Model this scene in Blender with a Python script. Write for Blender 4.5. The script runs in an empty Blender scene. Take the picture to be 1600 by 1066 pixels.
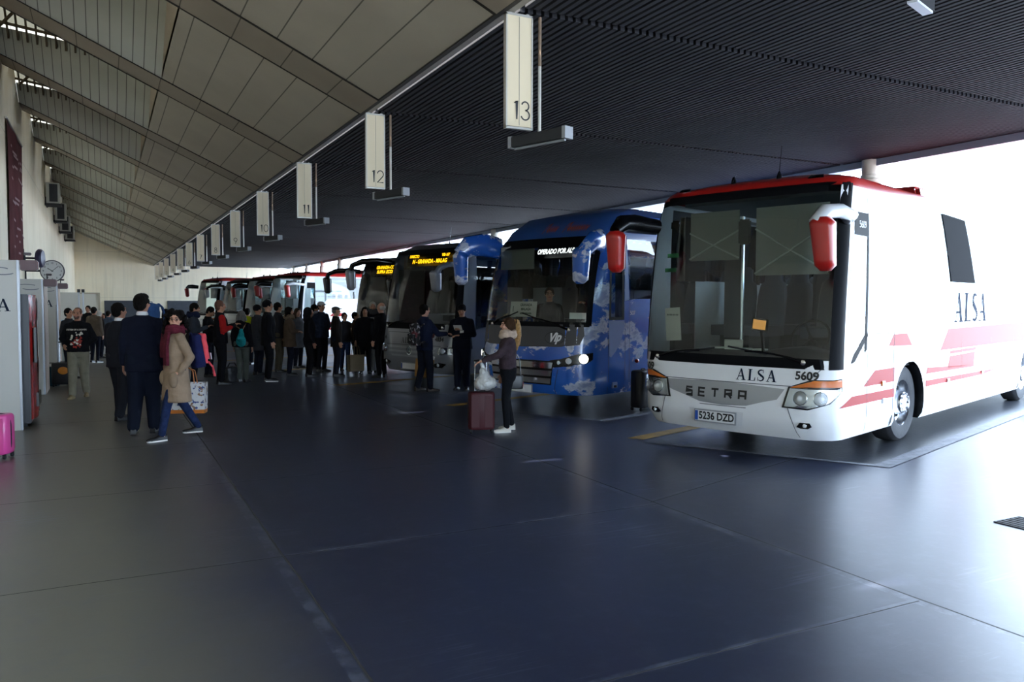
import bpy, bmesh, math, random
from math import sin, cos, pi, radians, sqrt, atan2
from mathutils import Vector, Matrix, noise
random.seed(7)
SC = bpy.context.scene
COL = SC.collection
V3 = Vector

# ---------------------------------------------------------------- materials
def lin(h):
    h = h.lstrip('#')
    out = []
    for i in (0, 2, 4):
        c = int(h[i:i+2], 16) / 255
        out.append(c/12.92 if c <= .04045 else ((c+.055)/1.055)**2.4)
    return (*out, 1.0)

MATS = {}
def mat(name, col, rough=.5, metal=0., spec=.5, coat=0., emit=None, estr=0., var=0., vscale=4., bump=0., bscale=60., sheen=0., alpha=None):
    if name in MATS: return MATS[name]
    m = bpy.data.materials.new(name); m.use_nodes = True
    nt = m.node_tree; b = nt.nodes['Principled BSDF']
    c = lin(col) if isinstance(col, str) else (*col, 1)
    b.inputs['Base Color'].default_value = c
    b.inputs['Roughness'].default_value = rough
    b.inputs['Metallic'].default_value = metal
    b.inputs['Specular IOR Level'].default_value = spec
    b.inputs['Coat Weight'].default_value = coat
    b.inputs['Coat Roughness'].default_value = .04
    if sheen:
        b.inputs['Sheen Weight'].default_value = sheen
    if emit:
        b.inputs['Emission Color'].default_value = lin(emit); b.inputs['Emission Strength'].default_value = estr
    if var or bump:
        tc = nt.nodes.new('ShaderNodeTexCoord')
    if var:
        n = nt.nodes.new('ShaderNodeTexNoise'); n.inputs['Scale'].default_value = vscale; n.inputs['Detail'].default_value = 5
        nt.links.new(tc.outputs['Object'], n.inputs['Vector'])
        r = nt.nodes.new('ShaderNodeValToRGB')
        r.color_ramp.elements[0].position = .3; r.color_ramp.elements[1].position = .7
        r.color_ramp.elements[0].color = tuple(x*(1-var) for x in c[:3])+(1,)
        r.color_ramp.elements[1].color = tuple(min(1, x*(1+var)) for x in c[:3])+(1,)
        nt.links.new(n.outputs['Fac'], r.inputs['Fac']); nt.links.new(r.outputs['Color'], b.inputs['Base Color'])
    if bump:
        n2 = nt.nodes.new('ShaderNodeTexNoise'); n2.inputs['Scale'].default_value = bscale; n2.inputs['Detail'].default_value = 3
        nt.links.new(tc.outputs['Object'], n2.inputs['Vector'])
        bp = nt.nodes.new('ShaderNodeBump'); bp.inputs['Strength'].default_value = bump; bp.inputs['Distance'].default_value = .02
        nt.links.new(n2.outputs['Fac'], bp.inputs['Height']); nt.links.new(bp.outputs['Normal'], b.inputs['Normal'])
    MATS[name] = m
    return m

class NT:
    """small node helper"""
    def __init__(s, name):
        s.m = bpy.data.materials.new(name); s.m.use_nodes = True
        s.t = s.m.node_tree; s.b = s.t.nodes['Principled BSDF']; MATS[name] = s.m
    def n(s, t, **kw):
        x = s.t.nodes.new(t)
        for k, v in kw.items(): setattr(x, k, v)
        return x
    def l(s, a, b): s.t.links.new(a, b)
    def math(s, op, a, b=None, clamp=False):
        x = s.n('ShaderNodeMath', operation=op); x.use_clamp = clamp
        for i, q in enumerate((a, b)):
            if q is None: continue
            if isinstance(q, (int, float)): x.inputs[i].default_value = q
            else: s.l(q, x.inputs[i])
        return x.outputs[0]
    def mix(s, f, a, b):
        x = s.n('ShaderNodeMix', data_type='RGBA')
        if isinstance(f, (int, float)): x.inputs[0].default_value = f
        else: s.l(f, x.inputs[0])
        for i, q in ((6, a), (7, b)):
            if isinstance(q, tuple): x.inputs[i].default_value = q
            else: s.l(q, x.inputs[i])
        return x.outputs[2]
    def ramp(s, f, p0, c0, p1, c1):
        r = s.n('ShaderNodeValToRGB')
        e = r.color_ramp.elements
        e[0].position, e[0].color, e[1].position, e[1].color = p0, c0, p1, c1
        s.l(f, r.inputs[0]); return r.outputs[0]
    def noise(s, vec, scale, detail=4, rough=.5):
        x = s.n('ShaderNodeTexNoise'); x.inputs['Scale'].default_value = scale
        x.inputs['Detail'].default_value = detail; x.inputs['Roughness'].default_value = rough
        s.l(vec, x.inputs['Vector']); return x.outputs[0]
    def bump(s, h, strength, dist):
        x = s.n('ShaderNodeBump'); x.inputs['Strength'].default_value = strength; x.inputs['Distance'].default_value = dist
        s.l(h, x.inputs['Height']); s.l(x.outputs[0], s.b.inputs['Normal'])

def glass_mat(name, tint=(.8, .88, .9), ior=1.5, body=.0, bodycol=(.02, .02, .025), rough=0.0):
    """thin window glass: mostly see-through, mirror-like at grazing angles, optional smoke"""
    m = bpy.data.materials.new(name); m.use_nodes = True; t = m.node_tree
    t.nodes.clear()
    out = t.nodes.new('ShaderNodeOutputMaterial')
    tr = t.nodes.new('ShaderNodeBsdfTransparent'); tr.inputs[0].default_value = (*tint, 1)
    gl = t.nodes.new('ShaderNodeBsdfGlossy'); gl.inputs['Roughness'].default_value = rough
    fr = t.nodes.new('ShaderNodeFresnel'); fr.inputs[0].default_value = ior
    mx = t.nodes.new('ShaderNodeMixShader')
    base = tr
    if body:
        df = t.nodes.new('ShaderNodeBsdfDiffuse'); df.inputs[0].default_value = (*bodycol, 1)
        m2 = t.nodes.new('ShaderNodeMixShader'); m2.inputs[0].default_value = body
        t.links.new(tr.outputs[0], m2.inputs[1]); t.links.new(df.outputs[0], m2.inputs[2]); base = m2
    t.links.new(fr.outputs[0], mx.inputs[0]); t.links.new(base.outputs[0], mx.inputs[1]); t.links.new(gl.outputs[0], mx.inputs[2])
    t.links.new(mx.outputs[0], out.inputs[0])
    MATS[name] = m
    return m

# ---------------------------------------------------------------- mesh building
class MB:
    def __init__(s): s.v, s.f, s.m = [], [], []
    def quad(s, a, b, c, d, mi=0):
        i = len(s.v); s.v += [V3(a), V3(b), V3(c), V3(d)]; s.f.append((i, i+1, i+2, i+3)); s.m.append(mi)
    def poly(s, pts, mi=0):
        i = len(s.v); s.v += [V3(p) for p in pts]; s.f.append(tuple(range(i, i+len(pts)))); s.m.append(mi)
    def box(s, c, d, mi=0, M=None, taper=1.):
        c = V3(c); hx, hy, hz = d[0]/2, d[1]/2, d[2]/2
        i = len(s.v)
        for z in (-hz, hz):
            k = taper if z > 0 else 1
            for x, y in ((-hx, -hy), (hx, -hy), (hx, hy), (-hx, hy)):
                p = V3((x*k, y*k, z))
                if M: p = M @ p
                s.v.append(p + c)
        for q in ((0, 3, 2, 1), (4, 5, 6, 7), (0, 1, 5, 4), (1, 2, 6, 5), (2, 3, 7, 6), (3, 0, 4, 7)):
            s.f.append(tuple(i+k for k in q)); s.m.append(mi)
    def grid(s, rows, mi=0, closed=False, flip=False):
        """rows: list of equal-length point lists"""
        i = len(s.v); n = len(rows[0])
        for r in rows: s.v += [V3(p) for p in r]
        for a in range(len(rows)-1):
            for b in range(n if closed else n-1):
                q = (i+a*n+b, i+a*n+(b+1) % n, i+(a+1)*n+(b+1) % n, i+(a+1)*n+b)
                s.f.append(q[::-1] if flip else q); s.m.append(mi)
        return i, n
    def loft(s, rings, mi=0, cap=True):
        i, n = s.grid(rings, mi, closed=True)
        if cap:
            s.f.append(tuple(range(i, i+n))[::-1]); s.m.append(mi)
            k = i+(len(rings)-1)*n; s.f.append(tuple(range(k, k+n))); s.m.append(mi)
    def tube(s, pts, rad, seg=8, mi=0, flat=1., cap=True):
        pts = [V3(p) for p in pts]
        rad = rad if isinstance(rad, (list, tuple)) else [rad]*len(pts)
        rings = []
        ref = None
        for k, p in enumerate(pts):
            d = (pts[min(k+1, len(pts)-1)] - pts[max(k-1, 0)]).normalized()
            if ref is None:
                ref = V3((0, 0, 1)) if abs(d.z) < .9 else V3((1, 0, 0))
            x = d.cross(ref)
            if x.length < 1e-5: x = d.cross(V3((.3, 1, .2)))
            x.normalize(); y = x.cross(d); ref = y
            rings.append([p + (x*cos(2*pi*j/seg)*flat + y*sin(2*pi*j/seg))*rad[k] for j in range(seg)])
        s.loft(rings, mi, cap)
    def lathe(s, prof, M, seg=24, mi=0, cap=False):
        """prof [(r, h)] around local z of M"""
        rings = [[M @ V3((r*cos(2*pi*j/seg), r*sin(2*pi*j/seg), h)) for j in range(seg)] for r, h in prof]
        s.loft(rings, mi, cap)
    def ell(s, c, r, seg=16, rings=10, mi=0, M=None):
        c = V3(c); R = []
        for a in range(1, rings):
            t = pi*a/rings
            R.append([V3((r[0]*sin(t)*cos(2*pi*j/seg), r[1]*sin(t)*sin(2*pi*j/seg), -r[2]*cos(t))) for j in range(seg)])
        R = [[(M @ p if M else p)+c for p in q] for q in R]
        i, n = s.grid(R, mi, closed=True)
        b = V3((0, 0, -r[2])); tp = V3((0, 0, r[2]))
        if M: b, tp = M @ b, M @ tp
        s.v += [b+c, tp+c]; ib, it = len(s.v)-2, len(s.v)-1
        k = i+(len(R)-1)*n
        for j in range(n):
            s.f.append((ib, i+(j+1) % n, i+j)); s.m.append(mi)
            s.f.append((k+j, k+(j+1) % n, it)); s.m.append(mi)
    def prism(s, pts, dvec, mi=0):
        """closed polygon pts (3D, planar) pushed along dvec"""
        n = len(pts); d = V3(dvec); i = len(s.v)
        s.v += [V3(p) for p in pts] + [V3(p)+d for p in pts]
        s.f.append(tuple(range(i, i+n))[::-1]); s.m.append(mi)
        s.f.append(tuple(range(i+n, i+2*n))); s.m.append(mi)
        for k in range(n):
            s.f.append((i+k, i+(k+1) % n, i+n+(k+1) % n, i+n+k)); s.m.append(mi)
    def build(s, name, mats, parent=None, smooth=35, bevel=0., weld=True):
        me = bpy.data.meshes.new(name)
        me.from_pydata([tuple(p) for p in s.v], [], s.f)
        mats = mats if isinstance(mats, (list, tuple)) else [mats]
        for m in mats: me.materials.append(m)
        for p, mi in zip(me.polygons, s.m): p.material_index = mi
        bm = bmesh.new(); bm.from_mesh(me)
        if weld: bmesh.ops.remove_doubles(bm, verts=bm.verts, dist=1e-5)
        if bevel:
            es = [e for e in bm.edges if len(e.link_faces) == 2 and e.calc_face_angle(0) > .6]
            bmesh.ops.bevel(bm, geom=es, offset=bevel, segments=2, affect='EDGES', clamp_overlap=True)
        bmesh.ops.recalc_face_normals(bm, faces=bm.faces)
        bm.to_mesh(me); bm.free()
        if smooth:
            me.shade_smooth(); me.set_sharp_from_angle(angle=radians(smooth))
        return link(name, me, parent)

def link(name, me, parent=None):
    o = bpy.data.objects.new(name, me); COL.objects.link(o)
    if parent is not None: o.parent = parent
    return o

def empty(name, loc=(0, 0, 0), rz=0.):
    o = bpy.data.objects.new(name, None); COL.objects.link(o)
    o.location = loc; o.rotation_euler = (0, 0, rz); o.empty_display_size = .2
    return o

def tag(o, label, cat, group=None, kind=None):
    o['label'] = label; o['category'] = cat
    if group: o['group'] = group
    if kind: o['kind'] = kind
    return o

def struct(o):
    o['kind'] = 'structure'; return o

def copy_tree(o, parent=None):
    c = o.copy(); COL.objects.link(c)
    if parent is not None: c.parent = parent
    for ch in list(o.children): copy_tree(ch, c)
    return c

# text -> 2D polygons
def text_geo(s, size=1., xscale=1., bold=0., shear=0., align='CENTER'):
    cu = bpy.data.curves.new('tmp', 'FONT'); cu.body = s; cu.size = size; cu.align_x = align; cu.align_y = 'CENTER'
    cu.offset = bold; cu.shear = shear; cu.resolution_u = 3
    ob = bpy.data.objects.new('tmp', cu); COL.objects.link(ob)
    dg = bpy.context.evaluated_depsgraph_get(); dg.update()
    me = ob.evaluated_get(dg).to_mesh()
    vs = [(v.co.x*xscale, v.co.y) for v in me.vertices]; fs = [tuple(p.vertices) for p in me.polygons]
    ob.evaluated_get(dg).to_mesh_clear()
    bpy.data.objects.remove(ob); bpy.data.curves.remove(cu)
    return vs, fs

def strokes_geo(lines, w):
    """poly-lines of constant width -> quads"""
    vs, fs = [], []
    for L in lines:
        P = [Vector((x, y)) for x, y in L]; i0 = len(vs)
        closed = (P[0]-P[-1]).length < 1e-6 and len(P) > 2
        for k, p in enumerate(P):
            a = P[k-1] if k > 0 else (P[-2] if closed else p); b = P[k+1] if k < len(P)-1 else (P[1] if closed else p)
            d = (b-a).normalized(); nn = Vector((-d.y, d.x))
            d1 = (p-a).normalized() if (p-a).length > 1e-9 else d
            c = max(.4, abs(nn.dot(Vector((-d1.y, d1.x)))))
            vs += [tuple(p+nn*w/2/c), tuple(p-nn*w/2/c)]
        for k in range(len(P)-1):
            fs.append((i0+2*k, i0+2*k+1, i0+2*k+3, i0+2*k+2))
    return vs, fs

def arc(cx, cy, rx, ry, a0, a1, n=12):
    return [(cx+rx*cos(radians(a0+(a1-a0)*k/n)), cy+ry*sin(radians(a0+(a1-a0)*k/n))) for k in range(n+1)]
# thin geometric numerals, unit height
DIG = {
 '0': (.62, [arc(.31, .5, .28, .47, 0, 360, 24)]),
 '1': (.3, [[(.02, .86), (.17, .97), (.17, .02)]]),
 '2': (.56, [arc(.28, .69, .25, .28, 170, -35, 12)+[(.04, .03), (.54, .03)]]),
 '3': (.56, [arc(.25, .745, .21, .225, 165, -90, 12), arc(.25, .275, .25, .25, 90, -165, 12)]),
 '4': (.62, [[(.45, .02), (.45, .97), (.03, .25), (.6, .25)]]),
 '5': (.56, [[(.5, .96), (.15, .96), (.08, .55)]+arc(.25, .32, .27, .29, 110, -150, 12)]),
 '6': (.58, [arc(.28, .3, .25, .27, 0, 360, 20), [(.06, .42), (.35, .98)]]),
 '7': (.54, [[(.03, .96), (.5, .96), (.16, .02)]]),
 '8': (.56, [arc(.27, .75, .19, .22, 0, 360, 18), arc(.27, .27, .25, .25, 0, 360, 20)]),
 '9': (.58, [arc(.28, .7, .25, .27, 0, 360, 20), [(.5, .58), (.21, .02)]]),
}
def digits_geo(s, h, w=.05):
    x = 0; L = []
    for c in s:
        adv, ls = DIG[c]
        L += [[((x+a)*h, b*h) for a, b in l] for l in ls]
        x += adv+.12
    L = [[(a-(x-.12)*h/2, b) for a, b in l] for l in L]
    return strokes_geo(L, w*h)

def serif_geo(word, h, gap=.16):
    """bold roman capitals A L S"""
    vs, fs = [], []; x = 0
    def add(polys):
        for p in polys:
            i = len(vs); vs.extend([((x+a)*h, b*h) for a, b in p]); fs.append(tuple(range(i, i+len(p))))
    for c in word:
        if c == 'A':
            add([[(.12, .05), (.19, .05), (.47, .9), (.42, .98)], [(.38, 1), (.52, 1), (.86, .05), (.66, .05)], [(.22, .3), (.66, .3), (.66, .37), (.24, .37)],
                 [(.02, 0), (.3, 0), (.3, .05), (.02, .05)], [(.55, 0), (.95, 0), (.95, .05), (.55, .05)]])
            x += .97
        elif c == 'L':
            add([[(.12, .05), (.31, .05), (.31, .95), (.12, .95)], [(.02, .95), (.42, .95), (.42, 1), (.02, 1)], [(.02, 0), (.72, 0), (.72, .05), (.02, .05)], [(.62, .05), (.72, .05), (.72, .3), (.68, .3)]])
            x += .76
        else:
            P = arc(.33, .74, .24, .22, 50, 200, 10)+[(.2, .6), (.45, .42)]+arc(.33, .26, .26, .22, 30, -140, 10)
            W = [.05+.13*(1-abs(k/(len(P)-1)-.5)*2)**.7 for k in range(len(P))]
            for k in range(len(P)-1):
                a, b = Vector(P[k]), Vector(P[k+1]); d = (b-a).normalized(); nn = Vector((-d.y, d.x))
                add([[tuple(a+nn*W[k]/2), tuple(a-nn*W[k]/2), tuple(b-nn*W[k+1]/2), tuple(b+nn*W[k+1]/2)]])
            add([[(.5, .7), (.55, .7), (.55, 1), (.5, .97)], [(.04, 0), (.09, .03), (.09, .32), (.04, .32)]])
            x += .68
        x += gap
    x -= gap
    return [(a-x*h/2, b-h/2) for a, b in vs], fs

def decal(name, geo, fn, mats, parent, thick=0.):
    """flat lettering: 2D geometry mapped through fn(x,y)->(point)"""
    vs, fs = geo
    mb = MB(); mb.v = [V3(fn(x, y)) for x, y in vs]; mb.f = list(fs); mb.m = [0]*len(fs)
    return mb.build(name, mats, parent, smooth=0, weld=False)

def plane_fn(o, ex, ey):
    o, ex, ey = V3(o), V3(ex), V3(ey)
    return lambda x, y: o+ex*x+ey*y

# camera ------------------------------------------------------------------
CAM_H = 1.77
cam_d = bpy.data.cameras.new('camera'); CAM = bpy.data.objects.new('camera', cam_d); COL.objects.link(CAM)
cam_d.sensor_width = 36; cam_d.lens = 36*1245/1600; cam_d.clip_end = 500; cam_d.clip_start = .05
CAM.matrix_world = (Matrix.Translation((0, 0, CAM_H)) @ Matrix.Rotation(-radians(27.1), 4, 'Z') @ Matrix.Rotation(radians(90-2.76), 4, 'X') @ Matrix.Rotation(radians(.15), 4, 'Z'))
SC.camera = CAM
def pix_ray(px, py):
    d = V3(((px-800)/1245, -(py-533)/1245, -1)); return CAM.matrix_world.to_3x3() @ d
def pix(px, py, z=0.):
    d = pix_ray(px, py); t = (z-CAM_H)/d.z; return V3((d.x*t, d.y*t, z))
def pix_h(P, py):
    """height above ground at plan position P that shows at image row py"""
    lo, hi = -1., 20.
    inv = CAM.matrix_world.inverted()
    for _ in range(50):
        m = (lo+hi)/2; q = inv @ V3((P[0], P[1], m))
        y = 533-1245*q.y/(-q.z)
        if y > py: lo = m
        else: hi = m
    return lo

SIGN_Y = [6.6, 10.95, 15.4, 19.85, 24.35, 28.95, 33.7, 38.4, 43.1, 47.9, 53.0, 58.0, 62.9]   # bays 13..1
YB = 64.5; XW = -1.8; XE = 3.25; ZE = 4.42; XR = 12.7
SLOPE = (6.75-4.42)/(-1.8-3.25)
def zp(x): return ZE+SLOPE*(x-XE)
BA = radians(18.1)
BU = V3((cos(BA), sin(BA), 0)); BV = V3((-sin(BA), cos(BA), 0))
def bay(al, ac, z=0.): return BU*al+BV*ac+V3((0, 0, z))
# ================================================================ hall
# floor -------------------------------------------------------------------
n = NT('polished_concrete'); geo = n.n('ShaderNodeNewGeometry'); sep = n.n('ShaderNodeSeparateXYZ'); n.l(geo.outputs['Position'], sep.inputs[0])
X, Y = sep.outputs[0], sep.outputs[1]
def line(n, coord, period, off, width):
    a = n.math('SUBTRACT', coord, off-period/2); a = n.math('DIVIDE', a, period); a = n.math('FRACT', a); a = n.math('SUBTRACT', a, .5); a = n.math('ABSOLUTE', a)
    return n.math('LESS_THAN', a, width/2/period)
west = n.math('LESS_THAN', X, 4.29)
wob = n.math('MULTIPLY', n.math('SUBTRACT', n.noise(geo.outputs['Position'], 1.5, 2), .5), .02)
l1 = line(n, n.math('ADD', X, wob), 3.24, 1.08, .014)
l1 = n.math('MULTIPLY', l1, n.math('LESS_THAN', X, 4.5))
l2 = n.math('MULTIPLY', line(n, n.math('ADD', Y, wob), 2.545, 3.05, .010), west)
ac = n.math('ADD', n.math('MULTIPLY', X, -sin(BA)), n.math('MULTIPLY', Y, cos(BA)))
al = n.math('ADD', n.math('MULTIPLY', X, cos(BA)), n.math('MULTIPLY', Y, sin(BA)))
east = n.math('SUBTRACT', 1., west)
l3 = n.math('MULTIPLY', line(n, ac, 4.21, 4.06, .011), east)
lines = n.math('MAXIMUM', n.math('MAXIMUM', l1, l2), l3)
big = n.noise(geo.outputs['Position'], .55, 5, .6); fine = n.noise(geo.outputs['Position'], 6., 8, .7)
mp = n.n('ShaderNodeMapping'); mp.inputs['Scale'].default_value = (3., 22., 1.); mp.inputs['Rotation'].default_value = (0, 0, .5); n.l(geo.outputs['Position'], mp.inputs[0])
scr = n.noise(mp.outputs[0], 1.3, 6, .75)
base = n.ramp(big, .3, lin('#20253a'), .75, lin('#2c334a'))
wall_glow = n.ramp(n.math('ADD', X, n.math('MULTIPLY', n.math('SUBTRACT', big, .5), 1.2)), 0, (1, 1, 1, 1), 1, (0, 0, 0, 1))
base = n.mix(wall_glow, base, n.ramp(big, .3, lin('#5f5d57'), .75, lin('#6c6a62')))     # light reflected from the walls, painted into the floor colour beside the booths
base = n.mix(n.math('MULTIPLY', n.ramp(fine, .5, (0, 0, 0, 1), .75, (1, 1, 1, 1)), .35), base, lin('#4d5366'))
base = n.mix(n.math('MULTIPLY', n.ramp(scr, .5, (0, 0, 0, 1), .85, (1, 1, 1, 1)), .08), base, lin('#5c606a'))
# worn pale halo beside the joints
halo = n.math('MULTIPLY', line(n, X, 3.24, 1.03, .07), n.math('MULTIPLY', n.math('LESS_THAN', X, 4.5), n.ramp(fine, .45, (0, 0, 0, 1), .6, (1, 1, 1, 1))))
halo2 = n.math('MULTIPLY', n.math('MULTIPLY', line(n, Y, 2.545, 3.06, .05), west), n.math('MULTIPLY', n.math('GREATER_THAN', X, .6), n.ramp(fine, .4, (0, 0, 0, 1), .6, (1, 1, 1, 1))))
halo3 = n.math('MULTIPLY', n.math('MULTIPLY', line(n, ac, 4.21, 4.09, .05), east), n.ramp(fine, .4, (0, 0, 0, 1), .6, (1, 1, 1, 1)))
base = n.mix(n.math('MULTIPLY', n.math('MAXIMUM', halo, n.math('MAXIMUM', halo2, halo3)), .3), base, lin('#7f8698'))
mp2 = n.n('ShaderNodeMapping'); mp2.inputs['Scale'].default_value = (1.2, 30., 1.); mp2.inputs['Rotation'].default_value = (0, 0, -.75); n.l(geo.outputs['Position'], mp2.inputs[0])
scr2 = n.math('MULTIPLY', n.noise(mp2.outputs[0], 1.1, 5, .7), n.noise(geo.outputs['Position'], .9, 3))
base = n.mix(n.math('MULTIPLY', n.ramp(scr2, .34, (0, 0, 0, 1), .44, (1, 1, 1, 1)), .5), base, lin('#6c7386'))
base = n.mix(lines, base, lin('#101114'))
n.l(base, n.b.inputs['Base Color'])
rr = n.math('ADD', n.math('MULTIPLY', big, .06), .31)
rr = n.math('ADD', rr, n.math('MULTIPLY', lines, .4))
n.l(rr, n.b.inputs['Roughness'])
n.b.inputs['Specular IOR Level'].default_value = .85
n.bump(n.math('SUBTRACT', n.noise(geo.outputs['Position'], 14., 4, .6), n.math('MULTIPLY', lines, .8)), .08, .006)

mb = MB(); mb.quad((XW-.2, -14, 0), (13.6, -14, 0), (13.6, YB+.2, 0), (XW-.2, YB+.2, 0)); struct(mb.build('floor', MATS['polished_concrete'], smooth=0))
mb = MB(); mb.quad((13.6, -60, -.02), (140, -60, -.02), (140, 140, -.02), (13.6, 140, -.02))
mb.quad((-40, -60, -.02), (13.6, -60, -.02), (13.6, -14, -.02), (-40, -14, -.02))
struct(mb.build('ground', mat('apron_concrete', '#b9bcc2', .8, var=.12, vscale=.6), smooth=0))

# bay slabs, worn edge strips, yellow lines ---------------------------------
slab = mat('shaded_slab', '#2a2c33', .32, var=.25, vscale=1.2, bump=.15, bscale=20)  # shade and reflection in the bays put into the slab colour
strip = mat('worn_strip', '#6c6f78', .55, var=.35, vscale=9, bump=.3, bscale=30)
yel = mat('yellow_paint', '#a8832c', .6, var=.3, vscale=6)
for k in range(8):
    c = 4.7+4.21*k; a0 = 8.35+.45*k if k < 3 else 9.4+.5*(k-2)
    mb = MB()
    P = [bay(a0+.62, c-1.42, .004), bay(22, c-1.42, .004), bay(22, c+1.2, .004), bay(a0, c+1.2, .004)]
    mb.poly(P); struct(mb.build('floor_bay', slab, smooth=0))
    mb = MB(); mb.poly([bay(a0+.55, c-1.6, .006), bay(22, c-1.6, .006), bay(22, c-1.42, .006), bay(a0+.62, c-1.42, .006)])
    mb.poly([bay(a0-.07, c+1.22, .006), bay(a0+.55, c-1.6, .006), bay(a0+.62, c-1.42, .006), bay(a0, c+1.2, .006)])
    struct(mb.build('floor_edge_strip', strip, smooth=0))
    mb = MB(); mb.poly([bay(a0+.1, c+1.3, .006), bay(22, c+1.3, .006), bay(22, c+1.52, .006), bay(a0+.05, c+1.52, .006)])
    struct(mb.build('floor_marking', yel, smooth=0))

# walls -------------------------------------------------------------------
def wall_mat(name, c0, c1, seam):
    n = NT(name); g = n.n('ShaderNodeNewGeometry'); s = n.n('ShaderNodeSeparateXYZ'); n.l(g.outputs['Position'], s.inputs[0])
    big = n.noise(g.outputs['Position'], .5, 5, .6)
    mp = n.n('ShaderNodeMapping'); mp.inputs['Scale'].default_value = (4, 4, .25); n.l(g.outputs['Position'], mp.inputs[0])
    st = n.noise(mp.outputs[0], 1., 5, .6)
    b = n.ramp(big, .3, lin(c0), .7, lin(c1))
    b = n.mix(n.math('MULTIPLY', n.ramp(st, .5, (0, 0, 0, 1), .75, (1, 1, 1, 1)), .25), b, lin('#8a8578'))
    ls = n.math('MAXIMUM', line(n, s.outputs[1], seam, 1.1, .02), line(n, s.outputs[2], 3.3, 2.05, .012))
    b = n.mix(n.math('MULTIPLY', ls, .6), b, lin('#6d695f'))
    n.l(b, n.b.inputs['Base Color']); n.b.inputs['Roughness'].default_value = .75
    return n.m
wm = wall_mat('cream_concrete', '#dccfb2', '#e9dfc8', 4.4)
wb = wall_mat('cream_block', '#ecdfc2', '#f4ead2', 400.)
mb = MB(); mb.box((XW-.15, (YB-14)/2, 4.5), (.298, YB+14, 9.0)); struct(mb.build('wall_left', wm, smooth=0))
mb = MB(); mb.box(((XW+12.2)/2, YB+.15, 4.2), (12.2-XW+.3, .3, 8.4)); struct(mb.build('wall_back', wb, smooth=0))
# dark doors and a panelled doorway in the back wall
dk = mat('dark_grey_shutter', '#3d4148', .5, var=.15)
for k, (x0, x1) in enumerate(((.02, 2.2), (4.2, 6.6))):
    mb = MB(); mb.box(((x0+x1)/2, YB-.03, .92), (x1-x0, .1, 1.84))
    for j in range(7): mb.box(((x0+x1)/2, YB-.085, .2+.25*j), (x1-x0-.04, .02, .02))
    struct(mb.build('door_%d' % (k+1), dk, smooth=0))
mb = MB()
for x in (-1.6, -.3): mb.box((x, YB-.05, 1.15), (.12, .12, 2.3))
mb.box((-.95, YB-.05, 2.35), (1.42, .12, .1)); mb.box((-.95, YB-.02, 1.15), (1.2, .06, 2.3), 1)
struct(mb.build('door_3', [mat('door_frame_tan', '#a89f8c', .6), mat('door_white', '#c9c5ba', .5)], smooth=0))

# sloping ceiling on the left ---------------------------------------------
def plank_mat(name, c0, c1, period, off, axis):
    n = NT(name); g = n.n('ShaderNodeNewGeometry'); s = n.n('ShaderNodeSeparateXYZ'); n.l(g.outputs['Position'], s.inputs[0])
    b = n.ramp(n.noise(g.outputs['Position'], .6, 4), .3, lin(c0), .7, lin(c1))
    ls = line(n, s.outputs[axis], period, off, .014)
    b = n.mix(n.math('MULTIPLY', ls, .75), b, lin('#2a251d')); n.l(b, n.b.inputs['Base Color']); n.b.inputs['Roughness'].default_value = .7
    return n.m
pm = plank_mat('ceiling_board', '#b6ac9b', '#c6bcaa', .43, 1.1, 0)
rm = plank_mat('beam_board', '#9c8f7f', '#ab9e8c', .62, .3, 0)
gm = plank_mat('shed_panel', '#bcbbae', '#ccccbf', .165, 0., 0)  # stripes paint the louvre shadows together with the panel grooves
joint = mat('joint_dark', '#2a241c', .8)
XK = .93
def frange_(a, b, n): return [a+(b-a)*i/n for i in range(n+1)]
RIBS = [(-.75+y, y+.1) for y in ([-6.5, -2.15, 2.2]+SIGN_Y)]
mbp = MB(); mbs = MB(); mbg = MB(); mbr = MB()
lam = mat('louvre_brown', '#5a4c36', .6)
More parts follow.
